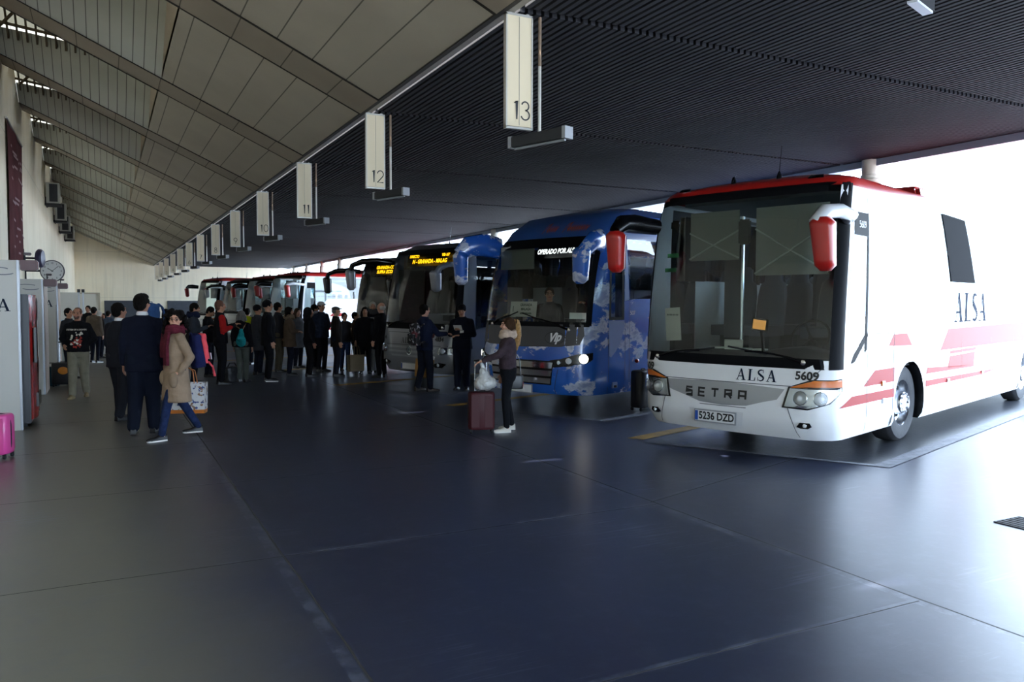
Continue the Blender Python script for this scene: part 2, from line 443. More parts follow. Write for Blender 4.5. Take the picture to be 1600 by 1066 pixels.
for k, (ra, rb) in enumerate(RIBS):
    # rib: soffit strip over the boarded part, beam over the shed-roof part
    mb = MB()
    for x0, x1, up, dn in ((XE, XK, .12, .012), (XK, XW, .75, .0)):
        a = [(x0, ra, zp(x0)-dn), (x1, ra, zp(x1)-dn), (x1, rb, zp(x1)-dn), (x0, rb, zp(x0)-dn)]
        mb.prism(a, (0, 0, up))
    # dark shadow gaps along both edges
    for y in (ra, rb):
        a = [(XE, y-.02, zp(XE)-dn-.016), (XW, y-.02, zp(XW)-.016), (XW, y+.02, zp(XW)-.016), (XE, y+.02, zp(XE)-dn-.016)]
        mb.prism(a, (0, 0, .01), 1)
    struct(mb.build('ceiling_beam', [rm, joint], smooth=0))
    if k+1 == len(RIBS): nb = YB
    else: nb = RIBS[k+1][0]
    if nb-rb < .3: continue
    # flat boarded part
    mbp.prism([(XE, rb, zp(XE)), (XK, rb, zp(XK)), (XK, nb, zp(XK)), (XE, nb, zp(XE))], (0, 0, .1))
    # shed roof: inclined striped panel with an open louvred top
    h = 2.0; D = nb-rb
    def S(x, y, lift=0): return V3((x, y, zp(x)+h*(1-(y-rb)/D)+lift))
    yc = lambda x: rb+D*min(.92, (2.2-.41*(x+.29))/3.4)
    xs = [XW+(XK-XW)*i/8 for i in range(9)]
    mbs.grid([[S(x, yc(x)) for x in xs], [S(x, nb) for x in xs]])
    mbs.poly([(XK, rb, zp(XK)), (XK, nb, zp(XK)), (XK, rb, zp(XK)+h)], 1)              # gusset
    mbs.quad((XK, rb, zp(XK)), (XW, rb, zp(XW)), (XW, rb, zp(XW)+h), (XK, rb, zp(XK)+h), 1)  # back of the shed
    # translucent roof sheet over the louvres
    ux = frange_(XW, XK, 9)
    for i, (xa, xb) in enumerate(zip(ux[:-1], ux[1:])):
        mbr.grid([[S(xa, rb, .12), S(xb, rb, .12)], [S(xa, yc(xa)+.05, .12), S(xb, yc(xb)+.05, .12)]])
    mbr.grid([[S(XW-.02, rb, .2), S(XW-.02, nb, .2)], [V3((XW-.02, rb, zp(XW)-.3)), V3((XW-.02, nb, zp(XW)-.3))]])
    # louvre blades
    i = 0; x = XW+.08
    while x < XK-.05:
        ya = rb+.05; yb_ = yc(x)+.16
        p, q = S(x, ya, .0), S(x, yb_, -.0)
        mbg.prism([p+V3((-.018, 0, -.06)), p+V3((.018, 0, -.06)), q+V3((.018, 0, -.06)), q+V3((-.018, 0, -.06))], (0, 0, .055))
        x += .165
    for f in (.12, .5, .93):
        pts = [S(x, rb+(yc(x)-rb)*f, -.08) for x in (XW, XK)]
        mbg.tube(pts, .03, 6)
    # diagonal brace
    mbg.tube([S(XW+.1, rb+(yc(XW)-rb)*.95, -.1), S(-.6, rb+(yc(-.6)-rb)*.35, -.1)], .03, 6)
struct(mbp.build('ceiling', pm, smooth=0))
struct(mbs.build('ceiling_panel', [gm, mat('gusset_board', '#bcae9a', .7)], smooth=0))
struct(mbg.build('ceiling_slat', lam, smooth=0))
n = NT('roof_sheet'); n.t.nodes.remove(n.b)
tl = n.n('ShaderNodeBsdfTranslucent'); tl.inputs[0].default_value = (.055, .045, .03, 1); n.l(tl.outputs[0], n.t.nodes['Material Output'].inputs[0])
struct(mbr.build('ceiling_rooflight', MATS['roof_sheet'], smooth=0))

# edge trim between the two ceilings
mb = MB(); mb.box((XE+.03, (YB-12)/2, ZE+.07), (.05, YB+12, .16)); mb.box((XE+.1, (YB-12)/2, ZE+.03), (.07, YB+12, .07), 1)
struct(mb.build('trim_1', [joint, mat('edge_beam_grey', '#8b857a', .5)], smooth=0))

# dark slatted soffit over the bays ------------------------------------------
sm = mat('soffit_slat', '#39393d', .85, spec=.1, var=.1, vscale=.8)
sb = mat('soffit_back', '#17171a', .8)
mb = MB(); pitch = .085
breaks = [-14.]+[-6.5+.3, -2.15+.3, 2.2+.3]+[y-.1 for y in SIGN_Y[:-1]]+[YB]
xx = XE+.2
while xx < XR-.05:
    for a, b in zip(breaks[:-1], breaks[1:]):
        mb.box((xx, (a+b)/2, ZE+.035), (.05, b-a-.1, .07))
    xx += pitch
struct(mb.build('ceiling_slats', sm, smooth=0))
mb = MB(); mb.box(((XE+XR)/2+.1, (YB-14)/2, ZE+.22), (XR-XE, YB+14, .12)); struct(mb.build('ceiling_backing', sb, smooth=0))
# outer edge: fascia, gutter rail
fm = mat('fascia_blue_grey', '#8d98a8', .4)
mb = MB(); mb.box((XR+.12, (YB-14)/2, ZE+.05), (.3, YB+14, .34)); mb.box((XR+.5, (YB-14)/2, ZE+.12), (.12, YB+14, .08)); mb.box((XR+.95, (YB-14)/2, ZE+.25), (.35, YB+14, .22))
struct(mb.build('trim_2', fm, smooth=0))
mb = MB()
for y in [3.]+[s-.2 for s in SIGN_Y]:
    mb.box((XR+.6, y, ZE+.12), (1.2, .16, .1))
struct(mb.build('trim_3', mat('bracket_white', '#d8dade', .5), smooth=0))
# columns
cm = mat('column_cream', '#cfc8b8', .6, var=.06)
for y in (10.25, 26.2, 47.5, 51.9, 56.2, 60.4):
    mb = MB(); mb.lathe([(.19, 0), (.19, 3.98), (.21, 4.0), (.21, 4.06), (.17, 4.08), (.17, 4.14), (.15, 4.15), (.15, 4.5)], Matrix.Translation((XR, y, 0)), 24, cap=True)
    struct(mb.build('column', cm, smooth=40))
# opposite canopy across the apron, seen only in reflections
mb = MB()
mb.box(bay(24, -26, 5.2), (60, 5, .8), M=Matrix.Rotation(BA, 4, 'Z'))
for k in range(16): mb.box(bay(-4+4*k, -24, 2.6), (.14, .14, 5.2), M=Matrix.Rotation(BA, 4, 'Z'))
for z in (2.2, 3.4): mb.box(bay(24, -24, z), (60, .06, .06), M=Matrix.Rotation(BA, 4, 'Z'))
struct(mb.build('outside_canopy', mat('canopy_grey', '#6f757d', .6), smooth=0))
# ================================================================ coaches
GLASS = glass_mat('tinted_glass', (.82, .9, .89), 1.5)
GLASS_S = glass_mat('side_glass', (.6, .68, .7), 1.8)
GLASS_L = glass_mat('lamp_glass', (.92, .95, .97), 1.5)
BLACK = mat('black_trim', '#0b0c0f', .25, spec=.5)
FRAME = mat('window_frit', '#0b0c0f', .6, spec=.08)
RUB = mat('rubber', '#15161a', .75)
TYRE = mat('tyre', '#2b2c30', .8, bump=.2, bscale=40)
ALU = mat('alloy', '#c9ccd2', .25, metal=1.)
CHROME = mat('chrome', '#e6e9ee', .08, metal=1.)
SEATM = mat('seat_cloth', '#2c3038', .9, var=.2, vscale=20)
DARKIN = mat('bus_interior', '#2a2b2e', .7)
GREYIN = mat('interior_grey', '#6d6f72', .7)
AMBER = mat('amber_lens', '#c8640c', .2, coat=.5)
REDLENS = mat('red_lens', '#a01208', .2, coat=.5)
WHITEP = mat('paper', '#d8d8d0', .7)
INK = mat('ink_black', '#121316', .5)
NAVY = mat('lettering_navy', '#1b2436', .7, spec=.04)

class Surf:
    """coach skin: keys (v, z, xf, w, r, b); front wraps round the corner into the side"""
    def __init__(s, keys, L): s.k, s.L = keys, L
    def at(s, v):
        k = s.k
        if v <= k[0][0]: return k[0][1:]
        for i in range(len(k)-1):
            if v <= k[i+1][0]:
                a, b = k[i], k[i+1]; t = (v-a[0])/(b[0]-a[0])
                p0 = k[max(i-1, 0)]; p3 = k[min(i+2, len(k)-1)]; out = []
                for j in range(1, 6):
                    d = b[0]-a[0]
                    m0 = (b[j]-p0[j])/max(b[0]-p0[0], 1e-6)*d; m1 = (p3[j]-a[j])/max(p3[0]-a[0], 1e-6)*d
                    s0 = b[j]-a[j]
                    if s0 == 0: m0 = m1 = 0
                    else:
                        m0 = max(0, min(m0/s0, 3))*s0; m1 = max(0, min(m1/s0, 3))*s0
                    t2, t3 = t*t, t*t*t
                    out.append((2*t3-3*t2+1)*a[j]+(t3-2*t2+t)*m0+(-2*t3+3*t2)*b[j]+(t3-t2)*m1)
                return out
        return k[-1][1:]
    def A(s, v):
        z, xf, w, r, b = s.at(v); return max(w-r, 0)+r*pi/2
    def xend(s, v):
        z, xf, w, r, b = s.at(v); return xf+b+min(r, w)
    def p(s, a, v):
        z, xf, w, r, b = s.at(v); r = min(r, max(w, 1e-4)); fl = w-r; sg = 1 if a >= 0 else -1; q = abs(a)
        if q <= fl: return V3((xf+b*(q/max(w, .01))**2, a, z))
        bb = b*(fl/max(w, .01))**2
        ph = (q-fl)/r
        if ph < pi/2:
            return V3((xf+bb+(b-bb)*sin(ph)+r*(1-cos(ph)), sg*(fl+r*sin(ph)), z))
        return V3((xf+b+r+(q-fl-r*pi/2), sg*w, z))
    def F(s, a, v, off=0.):
        p = s.p(a, v)
        if off:
            e = .01; n = (s.p(a+e, v)-s.p(a-e, v)).cross(s.p(a, v+e)-s.p(a, v-e))
            n = n.normalized() if n.length > 1e-9 else V3((-1, 0, 0))
            if n.x > .05 and abs(n.y) < .2: n = -n
            if n.dot(V3((-1, a*.5, 0))) < 0: n = -n
            p = p+n*off
        return p
    def S(s, x, v, side=-1, off=0.):
        z, xf, w, r, b = s.at(v); return V3((x, side*(w+off), z))

def frange(a, b, n): return [a+(b-a)*i/n for i in range(n+1)]

def patch(mb, poly, fn, nr=6, nc=6, mi=0, rows=None):
    """fill a polygon that is monotone in its second coordinate, mapped through fn(x, y)"""
    ys = sorted(set([round(q[1], 5) for q in poly] + [round(y, 5) for y in frange(min(q[1] for q in poly), max(q[1] for q in poly), nr)]))
    def span(y, up):
        e = 1e-6 if up else -1e-6; y = y+e; xs = []
        for i in range(len(poly)):
            (x0, y0), (x1, y1) = poly[i], poly[(i+1) % len(poly)]
            if (y0-y)*(y1-y) < 0: xs.append(x0+(x1-x0)*(y-y0)/(y1-y0))
        return (min(xs), max(xs)) if xs else None
    for y0, y1 in zip(ys[:-1], ys[1:]):
        a, b = span(y0, True), span(y1, False)
        if not a or not b: continue
        r0 = [fn(x, y0) for x in frange(a[0], a[1], nc)]; r1 = [fn(x, y1) for x in frange(b[0], b[1], nc)]
        mb.grid([r0, r1], mi)

class Coach:
    def __init__(s, surf, label, loc, rz, zs=1.):
        s.s = surf; s.o = empty('coach', loc, rz); s.o.scale = (1, 1, zs)
        tag(s.o, label, 'bus', 'coaches parked in the bays')
    def F(s, off=0.): return lambda a, v: s.s.F(a, v, off)
    def S(s, side=-1, off=.004): return lambda x, v: s.s.S(x, v, side, off)
    def fp(s, name, poly, m, off=.006, nr=6, nc=8, parent=None, join=False):
        if isinstance(poly[0], list) and not join:
            return [s.fp(name, q, m, off, nr, nc, parent) for q in poly]
        mb = MB()
        for q in (poly if isinstance(poly[0], list) else [poly]): patch(mb, q, s.F(off), nr, nc)
        return mb.build(name, m, parent or s.o, smooth=40)
    def sp(s, name, poly, m, side=-1, off=.005, nr=6, nc=4, parent=None, join=False):
        if isinstance(poly[0], list) and not join:
            return [s.sp(name, q, m, side, off, nr, nc, parent) for q in poly]
        mb = MB()
        for q in (poly if isinstance(poly[0], list) else [poly]): patch(mb, q, s.S(side, off), nr, nc)
        return mb.build(name, m, parent or s.o, smooth=40)
    def body(s, mats, front_skip, side_skip, matf, vs, fs, xs, wheels):
        S = s.s; L = S.L; mb = MB(); x0 = xs[0]
        def sx(x, v):
            e = S.xend(v)+.02
            return x if e <= x0 else e+(x-x0)*(L-e)/(L-x0)
        nz = len(vs)
        for v0, v1 in zip(vs[:-1], vs[1:]):
            vm = (v0+v1)/2
            for side in (-1, 1):
                for f0, f1 in zip(fs[:-1], fs[1:]):
                    if front_skip((f0+f1)/2*side, vm): continue
                    A0, A1 = S.A(v0), S.A(v1)
                    mb.quad(S.p(side*f0*A0, v0), S.p(side*f1*A0, v0), S.p(side*f1*A1, v1), S.p(side*f0*A1, v1), matf(0, (f0+f1)/2*side, vm))
                X = [None]+list(xs)
                for a, b in zip(X[:-1], X[1:]):
                    xm = (a if a is not None else .3)*.5+b*.5
                    if a is not None and side_skip(xm, vm, side): continue
                    q = []
                    for v in (v0, v1):
                        xa = S.xend(v) if a is None else sx(a, v)
                        q.append((S.S(xa, v, side), S.S(sx(b, v), v, side)))
                    mb.quad(q[0][0], q[0][1], q[1][1], q[1][0], matf(side, xm, vm))
        # tail
        rows = []
        for v in vs:
            z, xf, w, r, b = S.at(v); rows.append([V3((L+.25*(1-(y*y)**2), y*w, z)) for y in frange(-1, 1, 6)])
        mb.grid(rows, 0)
        # skin round each wheel arch
        for xc, zc, R, xa, xb, zt in wheels:
            for side in (-1, 1):
                arcp, outp = [], []
                v_low = vs[0]; z_low = S.at(v_low)[0]
                th0 = math.asin(max(-1, min(1, (z_low-zc)/R)))
                for t in frange(th0, pi-th0, 28):
                    c, sn = cos(t), sin(t)
                    px_, pz = xc+R*c, zc+R*sn
                    k = 1e9
                    if c > 1e-6: k = min(k, (xb-xc)/c)
                    if c < -1e-6: k = min(k, (xa-xc)/c)
                    if sn > 1e-6: k = min(k, (zt-zc)/sn)
                    arcp.append(S.S(px_, max(pz, z_low), side)); outp.append(S.S(xc+c*k, max(zc+sn*k, z_low), side))
                # corners of the rectangle
                for i in range(len(arcp)-1):
                    a, b2, c2, d = arcp[i], arcp[i+1], outp[i+1], outp[i]
                    if abs(c2.z-d.z) > .02 and abs(c2.x-d.x) > .02:
                        cor = S.S(xb if d.x > xc else xa, zt, side); mb.poly([a, b2, c2, cor, d], matf(side, xc, zt-.05))
                    else: mb.quad(a, b2, c2, d, matf(side, xc, (a.z+d.z)/2))
                rim = [p+V3((0, -side*.55, 0)) for p in arcp]
                mb.grid([arcp, rim], len(mats)-1)
        s.b = mb.build('body', mats, s.o, smooth=40)
        return s.b
    def wheel(s, x, R=.5, side=-1, y=1.16, wide=.28, name='wheel'):
        w = empty(name); w.parent = s.o
        M = Matrix.Translation((x, side*y, R)) @ Matrix.Rotation(side*-pi/2, 4, 'X')
        mb = MB(); mb.lathe([(R*.58, -wide), (R*.9, -wide), (R*.98, -wide*.9), (R, -wide*.7), (R, -wide*.25), (R*.985, -.04), (R*.92, 0), (R*.7, .012), (R*.585, -.005)], M, 40)
        mb.build('tyre', TYRE, w, smooth=40)
        mb = MB(); mb.lathe([(R*.59, -.004), (R*.57, -.02), (R*.55, -.05), (R*.52, -.1), (R*.3, -.13), (R*.3, -.02), (R*.27, .02), (R*.12, .03), (.001, .035)], M, 40)
        for j in range(10):
            a = 2*pi*j/10; mb.lathe([(.016, -.02), (.016, .035), (.008, .045), (.0005, .045)], M @ Matrix.Translation((R*.235*cos(a), R*.235*sin(a), 0)), 8)
        for j in range(10):
            a = 2*pi*(j+.5)/10; mb.lathe([(.03, -.105), (.028, -.098), (.0005, -.098)], M @ Matrix.Translation((R*.43*cos(a), R*.43*sin(a), 0)), 10, 1)
        mb.build('rim', [ALU, RUB], w, smooth=30)
        return w
    def interior(s, seat_rows, x_dash, z_floor=1.0, L=11.5, seatm=None, z_head=2.88):
        mb = MB(); mb.box(((L+x_dash)/2, 0, z_floor), (L-x_dash, 2.3, .06)); mb.box((L-.2, 0, 1.9), (.06, 2.3, 1.9)); mb.build('cabin_floor', DARKIN, s.o, smooth=0)
        mb = MB(); mb.box(((L+x_dash)/2+.1, 0, z_head), (L-x_dash-.3, 2.1, .05)); mb.build('headliner', GREYIN, s.o, smooth=0)
        mb = MB()
        prof = [(-1.1, 1.16), (-.5, 1.2), (0, 1.18), (.45, 1.25), (.75, 1.28), (1.1, 1.2)]
        rows = [[V3((x_dash-.3+.1*(abs(y)/1.1)**2, -y, z-.12)) for y, z in prof], [V3((x_dash-.12, -y, z-.02)) for y, z in prof], [V3((x_dash+.15, -y, z)) for y, z in prof], [V3((x_dash+.3, -y, z-.1)) for y, z in prof], [V3((x_dash+.3, -y, .6)) for y, z in prof]]
        mb.grid(rows); mb.build('dashboard', DARKIN, s.o, smooth=50)
        mb = MB(); M = Matrix.Translation((x_dash+.42, -.6, 1.36)) @ Matrix.Rotation(-radians(62), 4, 'Y')
        ring = [M @ V3((.23*cos(2*pi*j/28), .23*sin(2*pi*j/28), 0)) for j in range(29)]
        mb.tube(ring, .016, 6, cap=False)
        for a in (0.5, 2.6, 4.7): mb.tube([M @ V3((0, 0, -.03)), M @ V3((.23*cos(a), .23*sin(a), 0))], .014, 6)
        mb.tube([M @ V3((0, 0, 0)), M @ V3((0, 0, -.4))], .03, 8); mb.build('steering_wheel', RUB, s.o)
        k = 0
        seats = [(x_dash+1.05, -.6, 1.42)]+[(x, y, z_floor+.42) for x in seat_rows for y in (-.88, -.44, .44, .88)]
        for x, y, z in seats:
            if k == 0 or k == 1:
                mb = MB(); wd = .25 if k == 0 else .2
                def rr(x0, z0, hw, th): return [V3((x0+th*cos(t)*1., hw*(1 if abs(sin(t)) > .5 else .9)*math.copysign(abs(sin(t))**.5, sin(t)), z0)) for t in frange(0, 2*pi, 16)[:-1]]
                mb.loft([rr(.1, 0, wd, .07), rr(.13, .2, wd*1.02, .08), rr(.17, .45, wd, .08), rr(.2, .62, wd*.9, .06), rr(.21, .66, wd*.6, .05), rr(.225, .82, wd*.55, .05), rr(.225, .86, wd*.3, .02)])
                mb.box((-.12, 0, -.02), (.48, wd*2, .14)); mb.box((-.05, 0, -.25), (.3, .3, .36), 1)
                so = mb.build('seat', [seatm or SEATM, DARKIN], s.o, smooth=50)
                data = so.data
            else: so = link('seat', data, s.o)
            so.location = (x, y, z); k += 1
    def text(s, name, txt, size, a, v, m, off=.009, xs=1., bold=0., shear=0., front=True, side=-1, rot=0., parent=None, geo=None, slope=0.):
        g = geo or text_geo(txt, size, xs, bold, shear)
        if front: fn = lambda x, y: s.s.F(a-x, v+y+slope*x, off)          # image right = -y
        else: fn = lambda x, y: s.s.S(a+x, v+y, side, off)
        return decal(name, g, fn, m, parent or s.o)
    def plate(s, a, v, txt, w=.52, h=.12, off=.02):
        p = s.s.F(a, v, off); q = s.s.F(a-.01, v, off); ex = (q-p).normalized(); up = V3((0, 0, 1))
        nrm = V3((-1, 0, 0))
        mb = MB(); M = Matrix((ex, up, ex.cross(up))).transposed().to_4x4()
        mb.box(p, (w+.03, h+.03, .018), 1, M=M); mb.box(p+ex.cross(up)*.006, (w, h, .018), 0, M=M)
        d = ex.cross(up); 
        if d.x > 0: d = -d
        o = mb.build('licence_plate', [mat('plate_white', '#d9dadb', .35), mat('plate_frame', '#8f9297', .4)], s.o, smooth=0)
        if txt: decal('plate_lettering', text_geo(txt, h*1.02, .86, .004), plane_fn(p+d*.018+ex*(w*.05), ex, up), INK, o)
        mb = MB(); c = p+d*.0175-ex*(w/2-.022); mb.quad(*[c+ex*a_+up*b_ for a_, b_ in ((-.02, -h/2+.004), (.02, -h/2+.004), (.02, h/2-.004), (-.02, h/2-.004))])
        mb.build('country_strip', mat('plate_blue', '#2350a8', .4), o, smooth=0)
    def mirror(s, arm, ra, hp, hw, hd, m_arm, m_house, face=True, tilt=0., flat=1.25):
        """arm: path; hp: (top point, bottom point)"""
        r = empty('mirror'); r.parent = s.o
        mb = MB(); mb.tube(arm, ra, 12, flat=flat); mb.build('mirror_arm', m_arm, r, smooth=60)
        mb = MB(); t, b = V3(hp[0]), V3(hp[1]); rings = []
        for f in frange(0, 1, 10):
            c = t.lerp(b, f); k = min(1, (f+.04)*9)**.5 if f < .12 else (min(1, (1.03-f)*9)**.5)
            k *= 1-.22*f
            rings.append([c+V3((hd*k*math.copysign(abs(cos(a))**.6, cos(a)), hw*k*math.copysign(abs(sin(a))**.6, sin(a)), 0)) for a in frange(0, 2*pi, 20)[:-1]])
        mb.loft(rings); mb.build('mirror_housing', m_house, r, smooth=60)
        mb = MB(); cx = hd*.93
        rows = []
        for f in frange(.1, .9, 6):
            c = t.lerp(b, f); k = 1-.22*f
            rows.append([c+V3((cx*k+.012, y*hw*k*.8, 0)) for y in (-1, 1)])
        mb.grid(rows); mb.build('mirror_glass', CHROME, r)
        return r
    def wiper(s, a0, v0, a1, v1, off=.03):
        r = empty('wiper'); r.parent = s.o
        P = [s.s.F(a0+(a1-a0)*t, v0+(v1-v0)*t+.03*sin(pi*t), off) for t in frange(0, 1, 8)]
        mb = MB(); mb.tube(P, [.018]*3+[.012]*6, 6); mb.build('wiper_arm', BLACK, r)
        mb = MB(); d = .42
        P = [s.s.F(a1+(a1-a0)*t*.6, v1+(v1-v0)*t*.6+.012, off-.014) for t in frange(-.6, .55, 8)]
        mb.tube(P, .011, 5); mb.build('wiper_blade', RUB, r)
        mb = MB(); mb.lathe([(.03, -.02), (.03, .012), (.012, .02), (.001, .02)], Matrix.Translation(P[0]*0+s.s.F(a0, v0, off)) @ Matrix.Rotation(-pi/2, 4, 'Y'), 12); mb.build('wiper_pivot', CHROME, r)
    def lamp_disc(s, a, v, r, m, off=.02, name='lamp', parent=None, depth=.03):
        p = s.s.F(a, v, off); n = (s.s.F(a, v, .05)-s.s.F(a, v, 0)).normalized()
        M = Matrix.Translation(p) @ n.to_track_quat('Z', 'Y').to_matrix().to_4x4()
        mb = MB(); mb.lathe([(r*1.12, -depth), (r*1.12, 0), (r, .004)], M, 20, 1); mb.lathe([(r, 0), (r*.7, r*.18), (r*.3, r*.26), (.0005, r*.28)], M, 20)
        return mb.build(name, [m, CHROME], parent or s.o, smooth=40)
    def antenna(s, x, y, z, h, tilt=.05):
        mb = MB(); mb.lathe([(.035, 0), (.03, .04), (.012, .09)], Matrix.Translation((x, y, z)), 10); mb.tube([(x, y, z+.08), (x+tilt, y, z+h)], [.006, .003], 6); mb.build('antenna', BLACK, s.o)
    def led(s, a0, a1, v0, v1, lines, colr, off=-.05, estr=2.2, back=.02):
        """destination display just inside the screen: dark box and lit lettering"""
        S = s.s; am = (a0+a1)/2; vm = (v0+v1)/2; o = S.F(am, vm, 0)+V3((-off*1., 0, 0)); ex = V3((0, -1, 0)); up = (S.F(am, v1)-S.F(am, v0)).normalized(); nrm = ex.cross(up)
        if nrm.x > 0: nrm = -nrm
        w = abs(a1-a0); h = abs(v1-v0)
        b = MB(); M = Matrix((ex, up, nrm)).transposed().to_4x4()
        b.box(o-nrm*.03, (w, h, .05), M=M); d = b.build('destination_display', BLACK, s.o, smooth=0)
        m = mat('led_'+colr.strip('#'), '#000000', .6, emit=colr, estr=estr)
        for txt, sz, xo, yo, xs in lines:
            g = text_geo(txt, sz, xs, sz*.035); decal('display_lettering', g, plane_fn(o+nrm*.003+ex*xo+up*yo, ex, up), m, d)
        return d

def vs_list(v0, v1, extra, step=.16):
    a = sorted(set([round(x, 4) for x in frange(v0, v1, int((v1-v0)/step))]+[round(x, 4) for x in extra]))
    out = [a[0]]
    ex = set(round(x, 4) for x in extra)
    for x in a[1:]:
        if x-out[-1] < .035 and x not in ex: continue
        if x-out[-1] < .035 and out[-1] not in ex: out[-1] = x; continue
        out.append(x)
    return out

def pillars(c, xs, side, z, h, y=1.205):
    d = None
    for x in xs:
        if d is None:
            b = MB(); b.box((0, 0, 0), (.07, .03, h)); o = b.build('window_pillar', BLACK, c.o, smooth=0); d = o.data
        else: o = link('window_pillar', d, c.o)
        o.location = (x, side*y, z)
# ---------------------------------------------------------------- white and red coach
def white_coach(label, al, ac_, near=True, zs=1., sub=None):
    L = 12.2
    keys = [(.26, .26, .13, 1.2, .3, .08), (.34, .34, .04, 1.24, .3, .08), (.6, .6, 0., 1.25, .3, .08), (.9, .9, .03, 1.25, .28, .08), (1.1, 1.1, .06, 1.25, .2, .08), (1.9, 1.9, .17, 1.25, .15, .07), (2.6, 2.65, .28, 1.24, .15, .07),
            (2.95, 3.06, .36, 1.21, .18, .07), (3.03, 3.15, .42, 1.19, .22, .08), (3.1, 3.22, .5, 1.13, .28, .08), (3.15, 3.26, .62, 1.03, .3, .08), (3.25, 3.29, .9, .8, .3, .08), (3.4, 3.31, 1.3, .0, .0, 0)]
    S = Surf(keys, L); c = Coach(S, label, bay(al, ac_), BA, zs)
    WH = mat('coach_white', '#e0e1e3', .3, coat=.25); RD = mat('coach_red', '#a81e1a', .3, coat=.3)
    wx = 2.46
    vs = vs_list(.26, 3.4, [1.15, 2.96, 2.07, 2.9, 1.03, .98, 3.03, 1.25, 2.5, .5])
    fs = [0, .15, .3, .45, .6, .75, .88, .94, 1.]
    xs = sorted(set([.78, 1.0, 1.6, wx-.58, wx+.58, 8.0, 9.16, L-.5, L]+[3.2, 4, 5, 6, 7, 10, 11, 1.4, 1.2]))
    fsk = lambda f, v: abs(f) < .88 and 1.15 < v < 2.96
    def ssk(x, v, side):
        if (wx-.58 < x < wx+.58 or 8.0 < x < 9.16) and v < 1.03: return True
        if 1.6 < x < L-.5 and 2.07 < v < 2.9: return True
        if side < 0 and .78 < x < 1.0 and 1.25 < v < 2.5: return True
        if side > 0 and .78 < x < 1.4 and .5 < v < 2.9: return True
        return False
    mf = lambda side, x, v: 1 if v > 2.985 else 0
    c.body([WH, RD, BLACK], fsk, ssk, mf, vs, fs, xs, [(wx, .5, .54, wx-.58, wx+.58, 1.03), (8.58, .5, .54, 8.0, 9.16, 1.03)])
    A = S.A
    # glazing
    c.fp('windscreen', [(-.9*A(1.15), 1.14), (.9*A(1.15), 1.14), (.9*A(2.9), 2.97), (-.9*A(2.9), 2.97)], GLASS, off=.002, nr=8, nc=16)
    fr = []
    a0, a1 = A(1.15), A(2.96)
    fr.append([(-a0*1.02, 1.05), (a0*1.02, 1.05), (a0*1.0, 1.165), (-a0*1.0, 1.165)])
    fr.append([(-a1*.97, 2.9), (a1*.97, 2.9), (a1*.95, 2.99), (-a1*.95, 2.99)])
    for sg in (-1, 1): fr.append([(sg*a0*.87, 1.05), (sg*a0*1.02, 1.05), (sg*a1*.985, 2.98), (sg*a1*.88, 2.98)])
    c.fp('windscreen_frame', fr, FRAME, off=.006, nr=8, nc=10, join=True)
    sw = [(1.0, 1.3), (1.06, 1.34), (1.28, 1.62), (1.5, 1.95), (1.62, 2.04), (L-.45, 2.05), (L-.45, 2.92), (1.0, 2.92)]
    for side in (-1, 1):
        q = sw if side < 0 else [(1.5, 1.95), (1.62, 2.04), (L-.45, 2.05), (L-.45, 2.92), (1.5, 2.92)]
        c.sp('side_window', q, GLASS_S, side, .004, nr=8, nc=6)
        pillars(c, [3.1, 4.6, 6.1, 7.6, 9.1, 10.6], side, 2.47, .84)
        b = MB(); b.box((1.28, side*1.2, 2.5), (.5, .03, .86)); b.build('window_pillar', BLACK, c.o, smooth=0)
    c.sp('driver_window', [(.43, 1.24), (1.0, 1.24), (1.0, 2.52), (.54, 2.52)], GLASS, -1, .004)
    fr = [[(.94, 1.2), (1.0, 1.25), (1.0, 2.56), (.96, 2.56)], [(.6, 2.49), (1.0, 2.49), (1.0, 2.72), (.62, 2.72)], [(.56, 1.1), (.66, 1.12), (1.02, 1.4), (1.0, 1.46), (.64, 1.2)]]
    c.sp('driver_window_frame', fr, FRAME, -1, .007, join=True)
    if near: c.text('side_number', '5609', .1, .82, 2.6, mat('sticker_white', '#d6d8da', .5), front=False, off=.011)
    c.sp('entry_door', [(.7, .45), (1.42, .45), (1.42, 2.92), (.76, 2.92)], GLASS, 1, .004)
    c.sp('entry_door_frame', [[(1.38, .42), (1.45, .42), (1.45, 2.95), (1.38, 2.95)], [(.66, .4), (1.45, .4), (1.45, .5), (.66, .5)]], FRAME, 1, .007, join=True)
    c.wheel(wx); c.wheel(wx, side=1); c.wheel(8.58); c.wheel(8.58, side=1)
    # livery
    sub_red = mat('livery_red', '#9a201c', .5, spec=.14)
    liv = [[(3.62, 1.13), (8.6, 1.13), (8.6, 1.45), (3.95, 1.42)], [(4.05, 1.06), (5.28, 1.07), (5.3, 1.115), (4.05, 1.105)], [(3.95, .86), (5.2, .85), (5.25, 1.045), (4.05, 1.03)], [(8.6, 1.13), (L-.1, .9), (L-.1, 1.45), (8.6, 1.45)],
           [(.93, .82), (1.9, .82), (1.9, .99), (1.27, .99)], [(.29, .63), (1.9, .63), (1.9, .735), (.61, .735)], [(1.69, 1.26), (2.5, 1.24), (2.3, 1.4), (1.85, 1.4)], [(3.05, .84), (5.2, .82), (5.2, .85), (3.1, .92)], [(3.05, .67), (5.7, .67), (6.5, .72), (3.05, .75)]]
    for side in (-1, 1): c.sp('livery_stripe', liv if side < 0 else liv[:4], sub_red, side, .003)
    c.text('side_lettering', None, 0, 4.98, 1.72, NAVY, front=False, geo=serif_geo('ALSA', .42, .14), off=.008)
